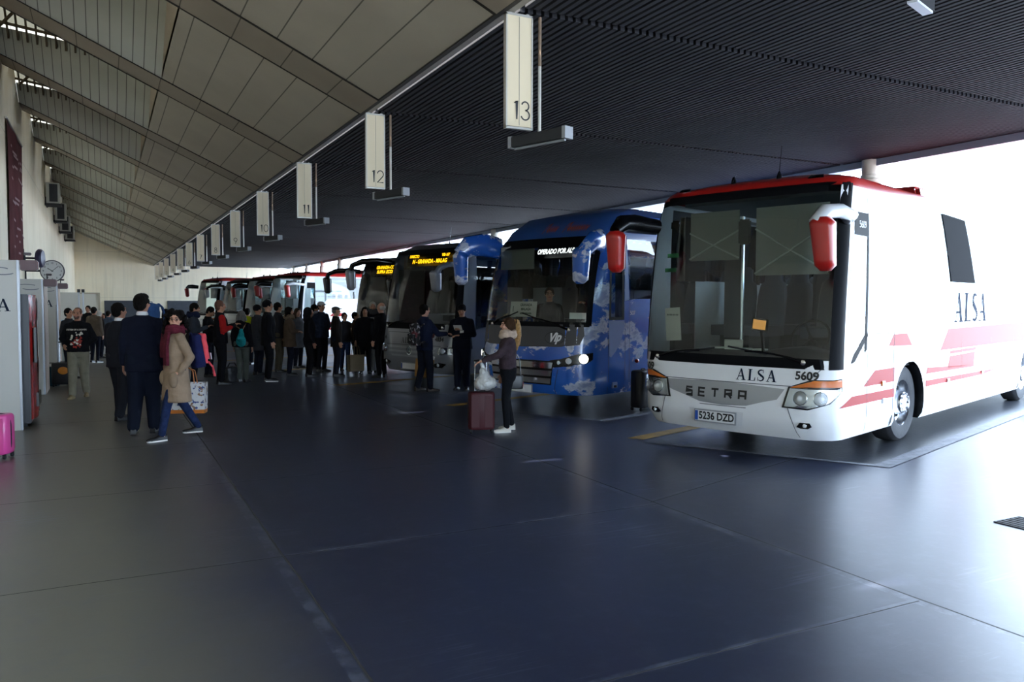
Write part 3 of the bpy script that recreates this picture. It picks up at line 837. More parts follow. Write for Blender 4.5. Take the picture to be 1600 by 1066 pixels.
    c.sp('dark_reflection', [(3.6, 2.9), (4.62, 2.88), (5.12, 2.07), (3.98, 2.07)], mat('dark_reflection', '#0d0e12', .7, spec=.02), -1, .012)  # dark reflection in the side glass, painted as a matt panel
    # side seams, handles, marker lamps
    seam = mat('panel_seam', '#5d6066', .6)
    g = []
    for x in (1.04, 1.86, 3.1, 4.6, 6.1, 7.5): g.append([(x-.006, .3), (x+.006, .3), (x+.006, 1.42 if x < 1.9 else 1.25), (x-.006, 1.42 if x < 1.9 else 1.25)])
    g.append([(1.86, .3), (1.87, .3), (1.87, 1.42), (1.86, 1.42)])
    g.append([(1.04, 1.415), (1.9, 1.415), (1.9, 1.425), (1.04, 1.425)])
    c.sp('panel_gap', g, seam, -1, .003)
    for x, z, m in ((1.52, .82, AMBER), (1.55, .61, ALU), (3.97, .69, ALU), (5.65, .72, ALU)):
        mb = MB(); mb.box((x, -1.255, z), (.1, .03, .06)); mb.build('side_marker' if m is AMBER else 'locker_handle', m, c.o, bevel=.006)
    mb = MB(); mb.box((5.6, 0, .42), (8, 2.1, .3)); mb.box((1.3, 0, .5), (1.2, 2.0, .2)); mb.build('underbody', RUB, c.o, smooth=0)
    # front
    SIL = mat('coach_silver', '#9da0a5', .3, metal=.6)
    gr = [(-.74, .82), (-.66, .70), (-.5, .66), (-.3, .60), (0, .585), (.3, .60), (.5, .66), (.7, .71), (.8, .75), (.84, .84), (0, .86)]
    c.fp('grille_panel', gr, SIL, off=.004)
    c.fp('panel_seam', [[(-.84, .853), (.84, .853), (.84, .862), (-.84, .862)], [(-.9, .3), (-.892, .3), (-.78, .62), (-.79, .62)], [(.9, .3), (.892, .3), (.8, .62), (.81, .62)], [(-1.02, .95), (-1.012, .95), (-1.1, 1.05), (-1.11, 1.05)],
          [(-.3, .572), (.3, .572), (.3, .58), (-.3, .58)]], seam, off=.008)
    for sg in (1, -1):
        h = empty('headlight'); h.parent = c.o
        P = lambda q: [(sg*a, v) for a, v in q]
        c.fp('lamp_recess', P([(.72, .62), (.78, .85), (1.02, .94), (1.36, .95), (1.38, .82), (1.22, .68), (1.0, .61)]), BLACK, off=.006, parent=h)
        c.fp('indicator_lens', P([(.8, .845), (1.05, .93), (1.34, .94), (1.36, .86), (.98, .845)]), AMBER, off=.016, parent=h)
        c.fp('lamp_reflector', P([(.75, .635), (.8, .835), (1.35, .85), (1.35, .81), (1.2, .69), (1.0, .625)]), mat('lamp_silver', '#b9bec4', .22, metal=.9), off=.011, parent=h)
        for a in (.92, 1.12): c.lamp_disc(sg*a, .735, .07, mat('lamp_bulb', '#d8dde2', .1), .013, 'bulb', h)
        c.fp('lamp_lens', P([(.75, .635), (.8, .84), (1.35, .855), (1.35, .81), (1.2, .69), (1.0, .625)]), GLASS_L, off=.03, parent=h)
        f = c.fp('fog_lamp', P([(.88, .42), (.92, .47), (1.02, .47), (1.04, .43), (1.0, .405), (.92, .405)]), BLACK, off=.008)
        c.lamp_disc(sg*.97, .438, .022, mat('lamp_bulb', '#d8dde2', .1), .012, 'fog_bulb', f)
    c.text('front_lettering', None, 0, -.4, .955, NAVY, geo=serif_geo('ALSA', .13, .13))
    bl = [[[(.75, .8), (.05, .8), (.05, .52), (.75, .52), (.75, .2), (.05, .2)]], [[(.75, .8), (.05, .8), (.05, .2), (.75, .2)], [(.05, .5), (.7, .5)]], [[(0, .8), (.8, .8)], [(.4, .8), (.4, .2)]], [[(.05, .2), (.05, .8), (.75, .8), (.75, .5), (.05, .5)], [(.4, .5), (.75, .2)]], [[(.05, .2), (.05, .8), (.75, .8), (.75, .2)], [(.05, .45), (.75, .45)]]]
    for k, g in enumerate(bl if near else []):
        c.text('maker_letter', None, 0, .1, .715, INK, geo=strokes_geo([[((k*1.5+x-3.4)*.117, (y-.5)*.15) for x, y in ln] for ln in g], .024))
    for a, txs in ((-.97, '5609'), (1.14, '5609')):
        if near: c.text('fleet_number', txs, .125, a, .975, INK, bold=.004)
    if near: c.plate(.09, .44, '5236 DZD')
    mb = MB()
    patch(mb, [(-.24, .36), (.42, .36), (.45, .52), (-.27, .52)], c.F(.005)); mb.build('plate_recess', mat('coach_white_recess', '#d2d3d6', .4), c.o)
    c.wiper(-.93, 1.12, -.25, 1.22); c.wiper(.95, 1.1, .35, 1.2)
    # roof lamps and antennas
    for a in (-.85, .85): c.fp('roof_lamp', [(a-.09, 3.045), (a+.09, 3.045), (a+.07, 3.085), (a-.07, 3.085)], BLACK, off=.012)
    c.antenna(.75, -.28, 3.25, .4); c.antenna(.75, .32, 3.25, .12)
    mb = MB(); mb.box((5.4, 0, 3.37), (3.0, 1.7, .22), taper=.88); mb.build('roof_unit', RD, c.o, bevel=.05, smooth=50)
    # mirrors
    pw = mat('mirror_arm_white', '#d5d8dc', .25, coat=.5)
    c.mirror([(.5, -1.2, 2.68), (.2, -1.36, 2.7), (-.1, -1.36, 2.72), (-.3, -1.3, 2.7), (-.38, -1.24, 2.58)], [.055, .06, .075, .08, .07], ((-.36, -1.3, 2.64), (-.3, -1.32, 2.1)), .125, .1, pw, RD)
    c.mirror([(.3, 1.15, 2.74), (0, 1.28, 2.77), (-.2, 1.32, 2.76), (-.32, 1.34, 2.66)], [.1, .12, .11, .07], ((-.32, 1.33, 2.66), (-.26, 1.36, 2.15)), .12, .1, BLACK, RD)
    # cabin
    c.interior([1.9+.82*k for k in range(8)] if near else [2.2, 4.2], .55, seatm=mat('seat_grey', '#4b4d54', .9), z_head=3.05)
    if near:
        bm_ = mat('blind_grey', '#8b8d88', .8)
        for y0, y1, z0 in ((-1.0, -.12, 2.1), (.1, .78, 2.3)):
            mb = MB(); mb.box((.52, (y0+y1)/2, (z0+2.9)/2), (.012, y1-y0, 2.9-z0)); b = mb.build('sun_blind', bm_, c.o, smooth=0)
            mb = MB(); mb.tube([(.5, y0, z0+.02), (.5, y1, 2.65)], .011, 6); mb.tube([(.495, y1, z0+.02), (.495, y0, 2.65)], .011, 6); mb.build('blind_scissor', mat('scissor_grey', '#b9bbb8', .6), b)
        mb = MB(); mb.box((.46, 0, 2.62), (.05, .16, .3)); mb.build('inner_mirror', BLACK, c.o, bevel=.02)
        mb = MB(); M = Matrix.Rotation(radians(6), 4, 'X'); mb.box((.36, -.27, 1.52), (.03, .2, .15), M=M); t = mb.build('satnav', BLACK, c.o, bevel=.008)
        mb = MB(); mb.box((.342, -.27, 1.52), (.004, .16, .11), M=M); mb.build('satnav_screen', mat('satnav_lit', '#201408', .3, emit='#c98f45', estr=.8), t, smooth=0)
        mb = MB(); mb.tube([(.4, -.27, 1.45), (.45, -.27, 1.2)], .02, 6); mb.build('satnav_stem', BLACK, t)
        mb = MB(); mb.box((.4, .95, 1.5), (.008, .22, .42), M=Matrix.Rotation(radians(-4), 4, 'X')); p = mb.build('paper_notice', WHITEP, c.o, smooth=0)
        decal('notice_lettering', strokes_geo([[(-.09+.022*j, 0), (-.077+.022*j, 0)] for j in range(8)], .022), plane_fn((.394, .95, 1.62), (0, -1, 0), (0, 0, 1)), mat('ink_grey', '#4d5055', .6), p)
        gs = mat('green_sticker', '#2e7a4a', .6)
        for y, z in ((.88, 2.34), (.9, 2.17)):
            mb = MB(); q = S.F(y, z, -.004); mb.box(q, (.004, .16, .05)); mb.build('green_sticker', gs, c.o, smooth=0)
        mb = MB()
        for k in range(4): mb.box((.5+.02*k, -.2+.2*k, 1.22), (.12, .15, .02), M=Matrix.Rotation(.3*k, 4, 'Z'))
        mb.box((.42, .1, 1.27), (.02, .24, .12)); mb.build('papers', WHITEP, c.o, smooth=0)
        # driver partition poles and curtain
        mb = MB()
        for y in (.45,): mb.tube([(1.25, y, 1.0), (1.25, y, 2.9)], .022, 8)
        rows = [[V3((1.5, .55+.05*sin(j*1.9)+.3*j/10, z)) for j in range(11)] for z in (1.3, 2.9)]
        mb.grid(rows, 1); mb.build('curtain', [ALU, mat('curtain_grey', '#55585c', .9)], c.o)
    return c

# ---------------------------------------------------------------- blue sky-painted coach
def cloud_paint():
    n = NT('blue_cloud_paint'); tc = n.n('ShaderNodeTexCoord')
    w = n.n('ShaderNodeTexNoise'); w.inputs['Scale'].default_value = 1.3; w.inputs['Detail'].default_value = 3; n.l(tc.outputs['Object'], w.inputs['Vector'])
    ad = n.n('ShaderNodeVectorMath', operation='MULTIPLY_ADD'); n.l(w.outputs['Color'], ad.inputs[0]); ad.inputs[1].default_value = (.5, .5, .5); n.l(tc.outputs['Object'], ad.inputs[2])
    mp = n.n('ShaderNodeMapping'); mp.inputs['Scale'].default_value = (1, 1, 1.5); mp.inputs['Location'].default_value = (3.1, 1.7, .4); n.l(ad.outputs[0], mp.inputs[0])
    f = n.noise(mp.outputs[0], 1.9, 9, .62)
    core = n.ramp(f, .53, (0, 0, 0, 1), .62, (1, 1, 1, 1))
    rim = n.math('MULTIPLY', n.ramp(f, .53, (0, 0, 0, 1), .57, (1, 1, 1, 1)), n.ramp(f, .57, (1, 1, 1, 1), .64, (.25, .25, .25, 1)))
    b = n.ramp(n.noise(tc.outputs['Object'], .8, 3), .35, lin('#1f4ea6'), .7, lin('#2f6cc8'))
    b = n.mix(n.math('MULTIPLY', core, .55), b, lin('#8d93a6'))
    b = n.mix(n.math('MULTIPLY', rim, .75), b, lin('#dfe3ea'))
    n.l(b, n.b.inputs['Base Color']); n.b.inputs['Roughness'].default_value = .25; n.b.inputs['Coat Weight'].default_value = .7; n.b.inputs['Coat Roughness'].default_value = .04
    return n.m

def blue_coach(label, al, ac_):
    L = 12.0
    keys = [(.28, .28, .12, 1.21, .42, .12), (.36, .36, .04, 1.245, .42, .12), (.7, .7, 0., 1.25, .42, .13), (1.05, 1.05, .03, 1.25, .42, .13), (1.4, 1.4, .08, 1.25, .4, .13), (2.0, 2.0, .2, 1.25, .38, .13), (2.5, 2.5, .35, 1.235, .36, .13),
            (2.8, 2.83, .5, 1.2, .36, .13), (2.95, 3.03, .66, 1.16, .36, .13), (3.08, 3.22, .92, 1.1, .36, .12), (3.2, 3.37, 1.35, .95, .34, .1), (3.3, 3.45, 1.95, .66, .3, .08), (3.45, 3.5, 2.8, .0, .0, 0)]
    S = Surf(keys, L); c = Coach(S, label, bay(al, ac_), BA); A = S.A
    BL = cloud_paint(); DB = mat('roof_navy', '#33599c', .3, coat=.5); PB = mat('pale_blue_panel', '#7387b4', .35, coat=.3)
    wx = 2.55
    vs = vs_list(.28, 3.45, [1.06, 1.42, 2.78, 1.84, 2.75, 1.5, 2.4, .98, 1.03, .5])
    fs = [0, .15, .3, .45, .6, .72, .82, .9, 1.]
    xs = sorted(set([.95, 1.16, 1.36, wx-.58, wx+.58, 8.4, 9.56, L-.5, L, 4, 5, 6, 7, 10, 11]))
    def ssk(x, v, side):
        if (wx-.58 < x < wx+.58 or 8.4 < x < 9.56) and v < 1.03: return True
        if 1.36 < x < L-.5 and 1.84 < v < 2.75: return True
        if side > 0 and .95 < x < 1.36 and .5 < v < 2.75: return True
        if side < 0 and .95 < x < 1.16 and 1.5 < v < 2.4: return True
        return False
    def mf(side, x, v): return 1 if v > 2.86 else 0
    c.body([BL, DB, BLACK], lambda f, v: abs(f) < .82 and 1.42 < v < 2.78, ssk, mf, vs, fs, xs, [(wx, .5, .54, wx-.58, wx+.58, 1.03), (8.98, .5, .54, 8.4, 9.56, 1.03)])
    a0, a1 = A(1.42), A(2.78)
    c.fp('windscreen', [(-.83*a0, 1.41), (.83*a0, 1.41), (.83*a1, 2.79), (-.83*a1, 2.79)], GLASS, off=.003, nr=10, nc=18)
    fr = [[(-a0*.84, 1.38), (a0*.84, 1.38), (a0*.84, 1.46), (-a0*.84, 1.46)], [(-a1*.86, 2.68), (a1*.86, 2.68), (a1*.84, 2.82), (-a1*.84, 2.82)]]
    for sg in (-1, 1): fr.append([(sg*a0*.8, 1.4), (sg*a0*.86, 1.4), (sg*a1*.86, 2.8), (sg*a1*.8, 2.8)])
    c.fp('windscreen_frame', fr, FRAME, off=.007, nr=10, nc=14, join=True)
    c.fp('front_panel', [(-1.15, 1.42), (-1.18, 1.25), (-1.12, 1.1), (-.8, 1.06), (0, 1.04), (.8, 1.06), (1.12, 1.1), (1.18, 1.25), (1.15, 1.42)], mat('front_panel_grey', '#3d3d40', .45), off=.006, nr=8, nc=14)
    ov = [(.19*cos(t), .1*sin(t)) for t in frange(0, 2*pi, 30)]
    c.text('badge_outline', None, 0, -.7, 1.2, INK, geo=strokes_geo([ov], .008), off=.011)
    c.text('front_lettering', 'Vip', .19, -.7, 1.205, mat('lettering_white', '#dfe0e0', .4), off=.012, xs=.95, bold=.008, shear=.35, slope=.1)
    o = mat('lettering_rust', '#9a4a2a', .5)
    wv = []
    for x0, n_, am in ((-.42, 5, .035), (.02, 9, .03)):
        wv.append([(x0-.03, -.05), (x0+.0, .06), (x0+.05, .075), (x0+.04, .0)]+[(x0+.06+.022*j, am*(.9 if j % 2 else -.9)) for j in range(2*n_)])
    c.text('roof_lettering', None, 0, -.42, 2.93, o, off=.012, geo=strokes_geo(wv, .016))
    # grille bars and lamps
    c.fp('grille_recess', [(-.72, .83), (-.66, .44), (.66, .44), (.72, .83)], BLACK, off=.006)
    for z0, z1, w in ((.71, .805, .71), (.585, .675, .69), (.465, .55, .67)):
        c.fp('grille_bar', [(-w+.02, z0), (w-.02, z0), (w, z1), (-w, z1)], CHROME, off=.022, nr=3)
    LIT = mat('headlight_lit', '#ffffff', .3, emit='#fff6e4', estr=6.)
    for sg in (1, -1):
        h = empty('headlight'); h.parent = c.o
        P = [(sg*a, v) for a, v in [(.64, .72), (.95, .75), (1.25, .8), (1.34, .86), (1.34, .97), (1.1, .95), (.85, .87), (.64, .84)]]
        c.fp('lamp_recess', P, BLACK, off=.007, parent=h)
        c.lamp_disc(sg*1.19, .875, .075, LIT, .03, 'main_beam', h, .03)
        c.lamp_disc(sg*.98, .84, .048, mat('lamp_bulb', '#d8dde2', .1), .02, 'dipped_lamp', h, .02)
        c.lamp_disc(sg*.82, .81, .032, mat('lamp_bulb', '#d8dde2', .1), .02, 'position_lamp', h, .02)
    seam = mat('seam_dark_blue', '#142a55', .6)
    c.fp('panel_seam', [[(-.7, .3), (-.69, .3), (-.8, .7), (-.812, .7)], [(.7, .3), (.69, .3), (.8, .7), (.812, .7)]], seam, off=.008)
    if True:
        c.plate(.0, .36, '', off=.03)
    # side
    for side in (-1, 1):
        c.sp('side_window', [(1.3, 1.8), (1.4, 1.82), (1.9, 1.9), (L-.45, 1.9), (L-.45, 2.8), (1.3, 2.8)], GLASS_S, side, .004)
        pillars(c, [2.9, 4.4, 5.9, 7.4, 8.9, 10.4], side, 2.32, .95, 1.215)
    c.sp('driver_window', [(.82, 1.52), (1.17, 1.52), (1.15, 2.41), (.84, 2.41)], GLASS, -1, .005)
    c.sp('driver_window_frame', [[(.78, 1.49), (1.19, 1.49), (1.19, 1.54), (.78, 1.54)], [(.8, 2.38), (1.17, 2.38), (1.17, 2.43), (.8, 2.43)], [(.78, 1.5), (.83, 1.5), (.85, 2.42), (.8, 2.42)], [(1.13, 1.5), (1.19, 1.5), (1.18, 2.42), (1.13, 2.42)]], FRAME, -1, .008, join=True)
    c.sp('quarter_window', [(.9, 2.5), (1.17, 2.5), (1.18, 2.72), (1.1, 2.7)], GLASS_S, -1, .005)
    c.sp('door_panel', [(.85, .88), (.97, .97), (1.1, 1.12), (1.2, 1.36), (1.2, 1.48), (.78, 1.48), (.8, .9)], PB, -1, .005)
    c.sp('window_post', [(1.2, 1.8), (1.32, 1.82), (1.28, 2.78), (1.2, 2.78)], PB, -1, .008)
    c.sp('entry_door', [(.9, .45), (1.4, .45), (1.4, 2.78), (.9, 2.78)], GLASS, 1, .005)
    g = [[(.78, .3), (.79, .3), (.79, 1.5), (.78, 1.5)], [(1.22, .3), (1.23, .3), (1.23, 1.5), (1.22, 1.5)], [(1.34, .3), (1.35, .3), (1.35, 1.8), (1.34, 1.8)]]
    c.sp('panel_gap', g, seam, -1, .003)
    mb = MB(); mb.box((.95, -1.25, .42), (.13, .03, .1)); mb.box((.95, -1.262, .4), (.08, .012, .05), 1); mb.build('fuel_flap', [PB, BLACK], c.o, bevel=.006)
    mb = MB(); mb.ell((1.55, -1.26, .79), (.05, .035, .035)); mb.build('side_marker', REDLENS, c.o)
    c.text('side_lettering', '507', .1, 1.42, 1.6, mat('sticker_white', '#d6d8da', .5), front=False, off=.009)
    c.wheel(wx); c.wheel(wx, side=1); c.wheel(8.98); c.wheel(8.98, side=1)
    mb = MB(); mb.box((5.8, 0, .42), (8, 2.1, .3)); mb.box((1.3, 0, .5), (1.0, 2.0, .2)); mb.build('underbody', RUB, c.o, smooth=0)
    c.wiper(-.95, 1.33, -.2, 1.52); c.wiper(.75, 1.4, .3, 1.55)
    # ear mirrors in body paint
    c.mirror([(.62, -1.2, 2.72), (.35, -1.4, 2.76), (.1, -1.46, 2.72), (-.08, -1.42, 2.55)], [.16, .17, .15, .12], ((-.08, -1.39, 2.62), (-.04, -1.33, 2.06)), .15, .1, BL, BL, flat=.55)
    c.mirror([(.6, 1.1, 2.74), (.3, 1.2, 2.8), (.05, 1.32, 2.76), (-.1, 1.4, 2.6)], [.19, .21, .19, .14], ((-.1, 1.38, 2.66), (-.04, 1.42, 2.08)), .14, .11, BL, BL, flat=.55)
    c.interior([2.1+.85*k for k in range(7)], .62)
    c.led(-.88, .1, 2.5, 2.74, [('OPERADO POR ALSA', .125, -.03, 0, .74)], '#ffffff', off=-.1, estr=1.6)
    for y0, y1, z0, z1, lines in ((.2, -.1, 1.53, 1.79, [('GRANADA', .062, .07), ('MALAGA', .062, 0), ('AEROP-MALAGA', .04, -.07)]), (.42, .28, 1.52, 1.79, [('1', .14, 0)])):
        mb = MB(); mb.box((.2, (y0+y1)/2, (z0+z1)/2), (.006, abs(y0-y1)*1.6 if y0 < .3 else .14, z1-z0), M=Matrix.Rotation(.12, 4, 'Y')); p = mb.build('route_card', WHITEP, c.o, smooth=0)
        for t, sz, dz in lines: decal('card_lettering', text_geo(t, sz, .9, .002), plane_fn((.193+dz*.12, (y0+y1)/2, (z0+z1)/2+dz), (0, -1, 0), (.12, 0, 1)), mat('ink_green', '#2a4a38', .6), p)
    mb = MB(); mb.box((.3, -1.0, 1.56), (.01, .34, .1)); mb.build('paper_notice', WHITEP, c.o, smooth=0)
    mb = MB(); mb.box((.5, .55, 2.55), (.02, .8, .4)); mb.build('sun_blind', mat('blind_grey', '#8b8d88', .8), c.o, smooth=0)
    mb = MB(); mb.box((1.5, .75, 1.6), (.03, .7, .9)); mb.build('partition', GREYIN, c.o, smooth=0)
    c.antenna(2.6, .2, 3.1, .1)
    return c

# ---------------------------------------------------------------- silver and dark coaches
def silver_coach(label, al, ac_, paint, roofm, lines=None, near=True, zs=1., lights=False, house=None, skirt=None, word=None, number=None):
    L = 12.
    keys = [(.28, .28, .12, 1.21, .3, .1), (.36, .36, .03, 1.245, .3, .1), (.62, .62, 0., 1.25, .3, .1), (.95, .95, .03, 1.25, .3, .1), (1.22, 1.22, .07, 1.25, .28, .1), (2.0, 2.0, .2, 1.25, .24, .1), (2.6, 2.6, .33, 1.235, .22, .1),
            (2.92, 2.9, .43, 1.2, .22, .1), (3.0, 2.97, .52, 1.15, .26, .1), (3.08, 3.03, .68, 1.05, .28, .1), (3.18, 3.07, .95, .8, .28, .08), (3.3, 3.085, 1.4, 0, 0, 0)]
    S = Surf(keys, L); c = Coach(S, label, bay(al, ac_), BA, zs); A = S.A
    wx = 2.5
    vs = vs_list(.28, 3.3, [1.3, 2.9, 1.5, 2.85, .98, 1.03, 1.25, .5], .2)
    fs = [0, .2, .4, .6, .75, .86, .93, 1.]
    xs = sorted(set([.8, 1.05, 1.4, wx-.58, wx+.58, 8.3, 9.46, L-.5, L, 4, 5.5, 7, 10.5]))
    def ssk(x, v, side):
        if (wx-.58 < x < wx+.58 or 8.3 < x < 9.46) and v < 1.03: return True
        if 1.4 < x < L-.5 and 1.5 < v < 2.85: return True
        if side > 0 and .8 < x < 1.4 and .5 < v < 2.85: return True
        if side < 0 and .8 < x < 1.4 and 1.25 < v < 2.85: return True
        return False
    c.body([paint, roofm, BLACK], lambda f, v: abs(f) < .86 and 1.3 < v < 2.9, ssk, lambda sd, x, v: 1 if v > 2.88 else 0, vs, fs, xs, [(wx, .5, .54, wx-.58, wx+.58, 1.03), (8.88, .5, .54, 8.3, 9.46, 1.03)])
    a0, a1 = A(1.3), A(2.9)
    c.fp('windscreen', [(-.88*a0, 1.29), (.88*a0, 1.29), (.88*a1, 2.91), (-.88*a1, 2.91)], GLASS, off=.003, nr=8, nc=14)
    fr = [[(-a0*.97, 1.2), (a0*.97, 1.2), (a0*.97, 1.33), (-a0*.97, 1.33)], [(-a1*.93, 2.82), (a1*.93, 2.82), (a1*.92, 2.93), (-a1*.92, 2.93)]]
    for sg in (-1, 1): fr.append([(sg*a0*.84, 1.25), (sg*a0*.95, 1.25), (sg*a1*.93, 2.92), (sg*a1*.86, 2.92)])
    c.fp('windscreen_frame', fr, FRAME, off=.007, nr=8, nc=12, join=True)
    for side in (-1, 1):
        q = [(.75, 1.2), (1.0, 1.24), (1.5, 1.5), (1.8, 1.52), (L-.45, 1.52), (L-.45, 2.88), (.8, 2.88)]
        c.sp('side_window', q, GLASS_S, side, .004, nr=8)
        pillars(c, [1.4, 2.9, 4.4, 5.9, 7.4, 8.9, 10.4], side, 2.2, 1.35, 1.22)
    c.wheel(wx); c.wheel(wx, side=1); c.wheel(8.88); c.wheel(8.88, side=1)
    mb = MB(); mb.box((5.8, 0, .42), (8, 2.1, .3)); mb.box((1.3, 0, .5), (1.0, 2.0, .2)); mb.build('underbody', RUB, c.o, smooth=0)
    seam = mat('panel_seam_dark', '#2c2e33', .6)
    c.fp('panel_seam', [[(-1.1, 1.12), (1.1, 1.12), (1.1, 1.13), (-1.1, 1.13)], [(-1.1, .86), (1.1, .86), (1.1, .87), (-1.1, .87)]], seam, off=.006)
    sil = mat('grille_silver', '#a4a7ac', .3, metal=.5)
    for z0, z1, w in ((.79, .83, .84), (.7, .74, .8), (.61, .65, .68)): c.fp('grille_bar', [(-w+.05, z0), (w-.05, z0), (w, z1), (-w, z1)], sil, off=.02, nr=2)
    for sg in (1, -1):
        h = empty('headlight'); h.parent = c.o
        P = [(sg*a, v) for a, v in [(.86, .72), (.9, .68), (1.2, .7), (1.4, .76), (1.42, .86), (1.15, .85), (.9, .83)]]
        c.fp('lamp_recess', P, mat('lamp_silver', '#b9bec4', .22, metal=.9), off=.007, parent=h)
        for a in (1.0, 1.2): c.lamp_disc(sg*a, .77, .055, mat('lamp_bulb', '#d8dde2', .1), .018, 'bulb', h)
        c.fp('lamp_lens', P, GLASS_L, off=.03, parent=h)
        f = c.fp('fog_lamp', [(sg*a, v) for a, v in [(.7, .48), (.78, .42), (.98, .42), (1.08, .5), (.9, .53)]], BLACK, off=.008)
        c.lamp_disc(sg*.88, .475, .035, mat('lamp_bulb', '#d8dde2', .1), .014, 'fog_bulb', f)
    c.wiper(-.95, 1.24, -.2, 1.36); c.wiper(.9, 1.24, .35, 1.36)
    mh = house or paint
    c.mirror([(.45, -1.22, 2.5), (.2, -1.36, 2.54), (-.1, -1.38, 2.53), (-.25, -1.3, 2.46), (-.3, -1.22, 2.3)], [.045, .05, .055, .06, .07], ((-.3, -1.21, 2.4), (-.24, -1.18, 1.98)), .12, .1, mat('mirror_arm_steel', '#7f8793', .3), mh)
    c.mirror([(.4, 1.17, 2.66), (.1, 1.3, 2.7), (-.1, 1.6, 2.68), (-.22, 1.8, 2.6), (-.25, 1.86, 2.42)], [.06, .07, .07, .06, .06], ((-.25, 1.86, 2.5), (-.2, 1.88, 2.04)), .1, .1, BLACK, mh)
    if near:
        # three-pointed badge in a ring
        c.text('badge_ring', None, 0, 0, .745, CHROME, geo=strokes_geo([[(.085*cos(t), .085*sin(t)) for t in frange(0, 2*pi, 28)]], .014), off=.03)
        st = [[(0, 0), (.08*sin(2*pi*k/3), .08*cos(2*pi*k/3))] for k in range(3)]
        c.text('badge_star', None, 0, 0, .745, CHROME, geo=strokes_geo(st, .014), off=.031)
        c.plate(.0, .42, '', off=.03)
        mb = MB(); p = S.F(0, 1.04, .02); mb.ell(p, (.01, .03, .03)); mb.build('camera_dot', BLACK, c.o)
    if word: c.text('front_lettering', None, 0, .1, .955, INK, geo=serif_geo(word, .12, .13))
    if number:
        for a in (-.88, 1.05): c.text('fleet_number', number, .12, a, 1.0, INK, bold=.004)
    c.interior([2.2+.85*k for k in range(6)] if near else [2.3, 4.3], .6)
    if lines: c.led(-.9, .62, 2.55, 2.85, lines, '#ffb414', off=-.09, estr=2.6)
    mb = MB(); mb.box((.55, .62, 1.9), (.03, .9, 1.2)); mb.build('inner_blind', mat('blind_dark', '#3b3c3e', .8), c.o, smooth=0)
    c.antenna(.95, -.2, 3.0, .42)
    mb = MB(); mb.box((5.5, 0, 3.14), (3.0, 1.6, .2), taper=.88); mb.build('roof_unit', roofm, c.o, bevel=.05, smooth=50)
    return c
BUS_W = white_coach('white and red coach nearest the camera, licence plate 5236 DZD on its bumper', 8.3, 4.78)
BUS_B = blue_coach('blue coach painted with clouds, headlights on, Vip on its front panel', 9.5, 9.25)
SILV = mat('coach_silver_grey', '#8e9096', .3, metal=.35, coat=.4); SROOF = mat('coach_roof_grey', '#5d6068', .3, coat=.4)
BUS_M = silver_coach('silver grey coach with star badge and orange GRANADA - MALAGA display', 10.5, 13.5, SILV, SROOF, [('N - GRANADA - MALAG', .125, 0, -.045, .86), ('DIRECTO', .085, -.55, .075, .9), ('VIB-167', .085, .5, .085, .9)], word='ALSA', number='4834')
CHAR = mat('coach_charcoal', '#4d4e52', .3, coat=.4); CROOF = mat('coach_roof_black', '#26272b', .3, coat=.4)
BUS_S = silver_coach('dark grey coach with orange two-line GRANADA-CORDOBA SUPRA ECONOMY display', 12.5, 17.65, CHAR, CROOF, [('GRANADA-CORDOBA', .125, 0, .06, .95), ('SUPRA ECONOMY', .125, 0, -.07, 1.05)], zs=.985, house=CROOF)
BUS_D = white_coach('white coach with red roof and red mirrors right behind the queue', 17.0, 30.8, near=False, zs=.93)
BUS_E = white_coach('white coach with red mirrors, third from the far end of the row', 18.0, 35.05, near=False, zs=.92)
BUS_F = silver_coach('pale coach with black roof and black arm mirrors, second from the far end', 18.8, 39.3, mat('coach_pale', '#b9bbbd', .3, coat=.4), CROOF, zs=.97, near=False)
BUS_G = white_coach('white coach with red roof edge, the farthest one of the row', 19.4, 43.6, near=False, zs=.95)
# ================================================================ people
SKIN = {}
def skin(hexc):
    if hexc not in SKIN: SKIN[hexc] = mat('skin_'+hexc.strip('#'), hexc, .5, spec=.4)
    return SKIN[hexc]
EYE = mat('eye_dark', '#1c1512', .3); BROW = mat('brow', '#2a1d15', .8); LIP = mat('lips', '#93504a', .45)
def cloth(name, hexc, var=.15, sc=8, bump=.35, bs=30, rough=.85): return mat(name, hexc, .95, spec=.1, var=var, vscale=sc, bump=bump, bscale=bs)
BLK = cloth('cloth_black', '#141417'); BLK2 = cloth('cloth_black_brown', '#1d1917'); NAVYC = cloth('cloth_navy', '#1b2135'); CHARC = cloth('cloth_charcoal', '#2b2b2f')
GREYC = cloth('cloth_grey', '#5b5d63'); DENIM = cloth('cloth_denim', '#232e49', .3, 14); DENIMD = cloth('cloth_dark_denim', '#181b25', .25, 14)
KHAKI = cloth('cloth_khaki', '#7d7766'); BROWN = cloth('cloth_brown', '#4a3c30'); OLIVE = cloth('cloth_olive', '#4a4438')
SHOEB = mat('shoe_black', '#141416', .45); SHOEW = mat('shoe_white', '#c9c4ba', .6); SOLEW = mat('sole_white', '#cfcdc6', .6); SHOET = mat('shoe_tan', '#8d7a58', .7); SOLED = mat('sole_dark', '#1d1b1a', .8)
HAIRD = mat('hair_black', '#0e0a08', .8, spec=.12, bump=.8, bscale=90); HAIRB = mat('hair_brown', '#3a281b', .8, spec=.12, bump=.8, bscale=90); HAIRW = mat('hair_white', '#b5b2ac', .6, bump=.8, bscale=90); HAIRG = mat('hair_grey', '#5e5a56', .6, bump=.8, bscale=90)
HAIRR = mat('hair_reddish', '#5a3420', .6, bump=.6, bscale=90); HAIRL = mat('hair_blond', '#a9804a', .45, bump=.9, bscale=110, var=.35, vscale=30)

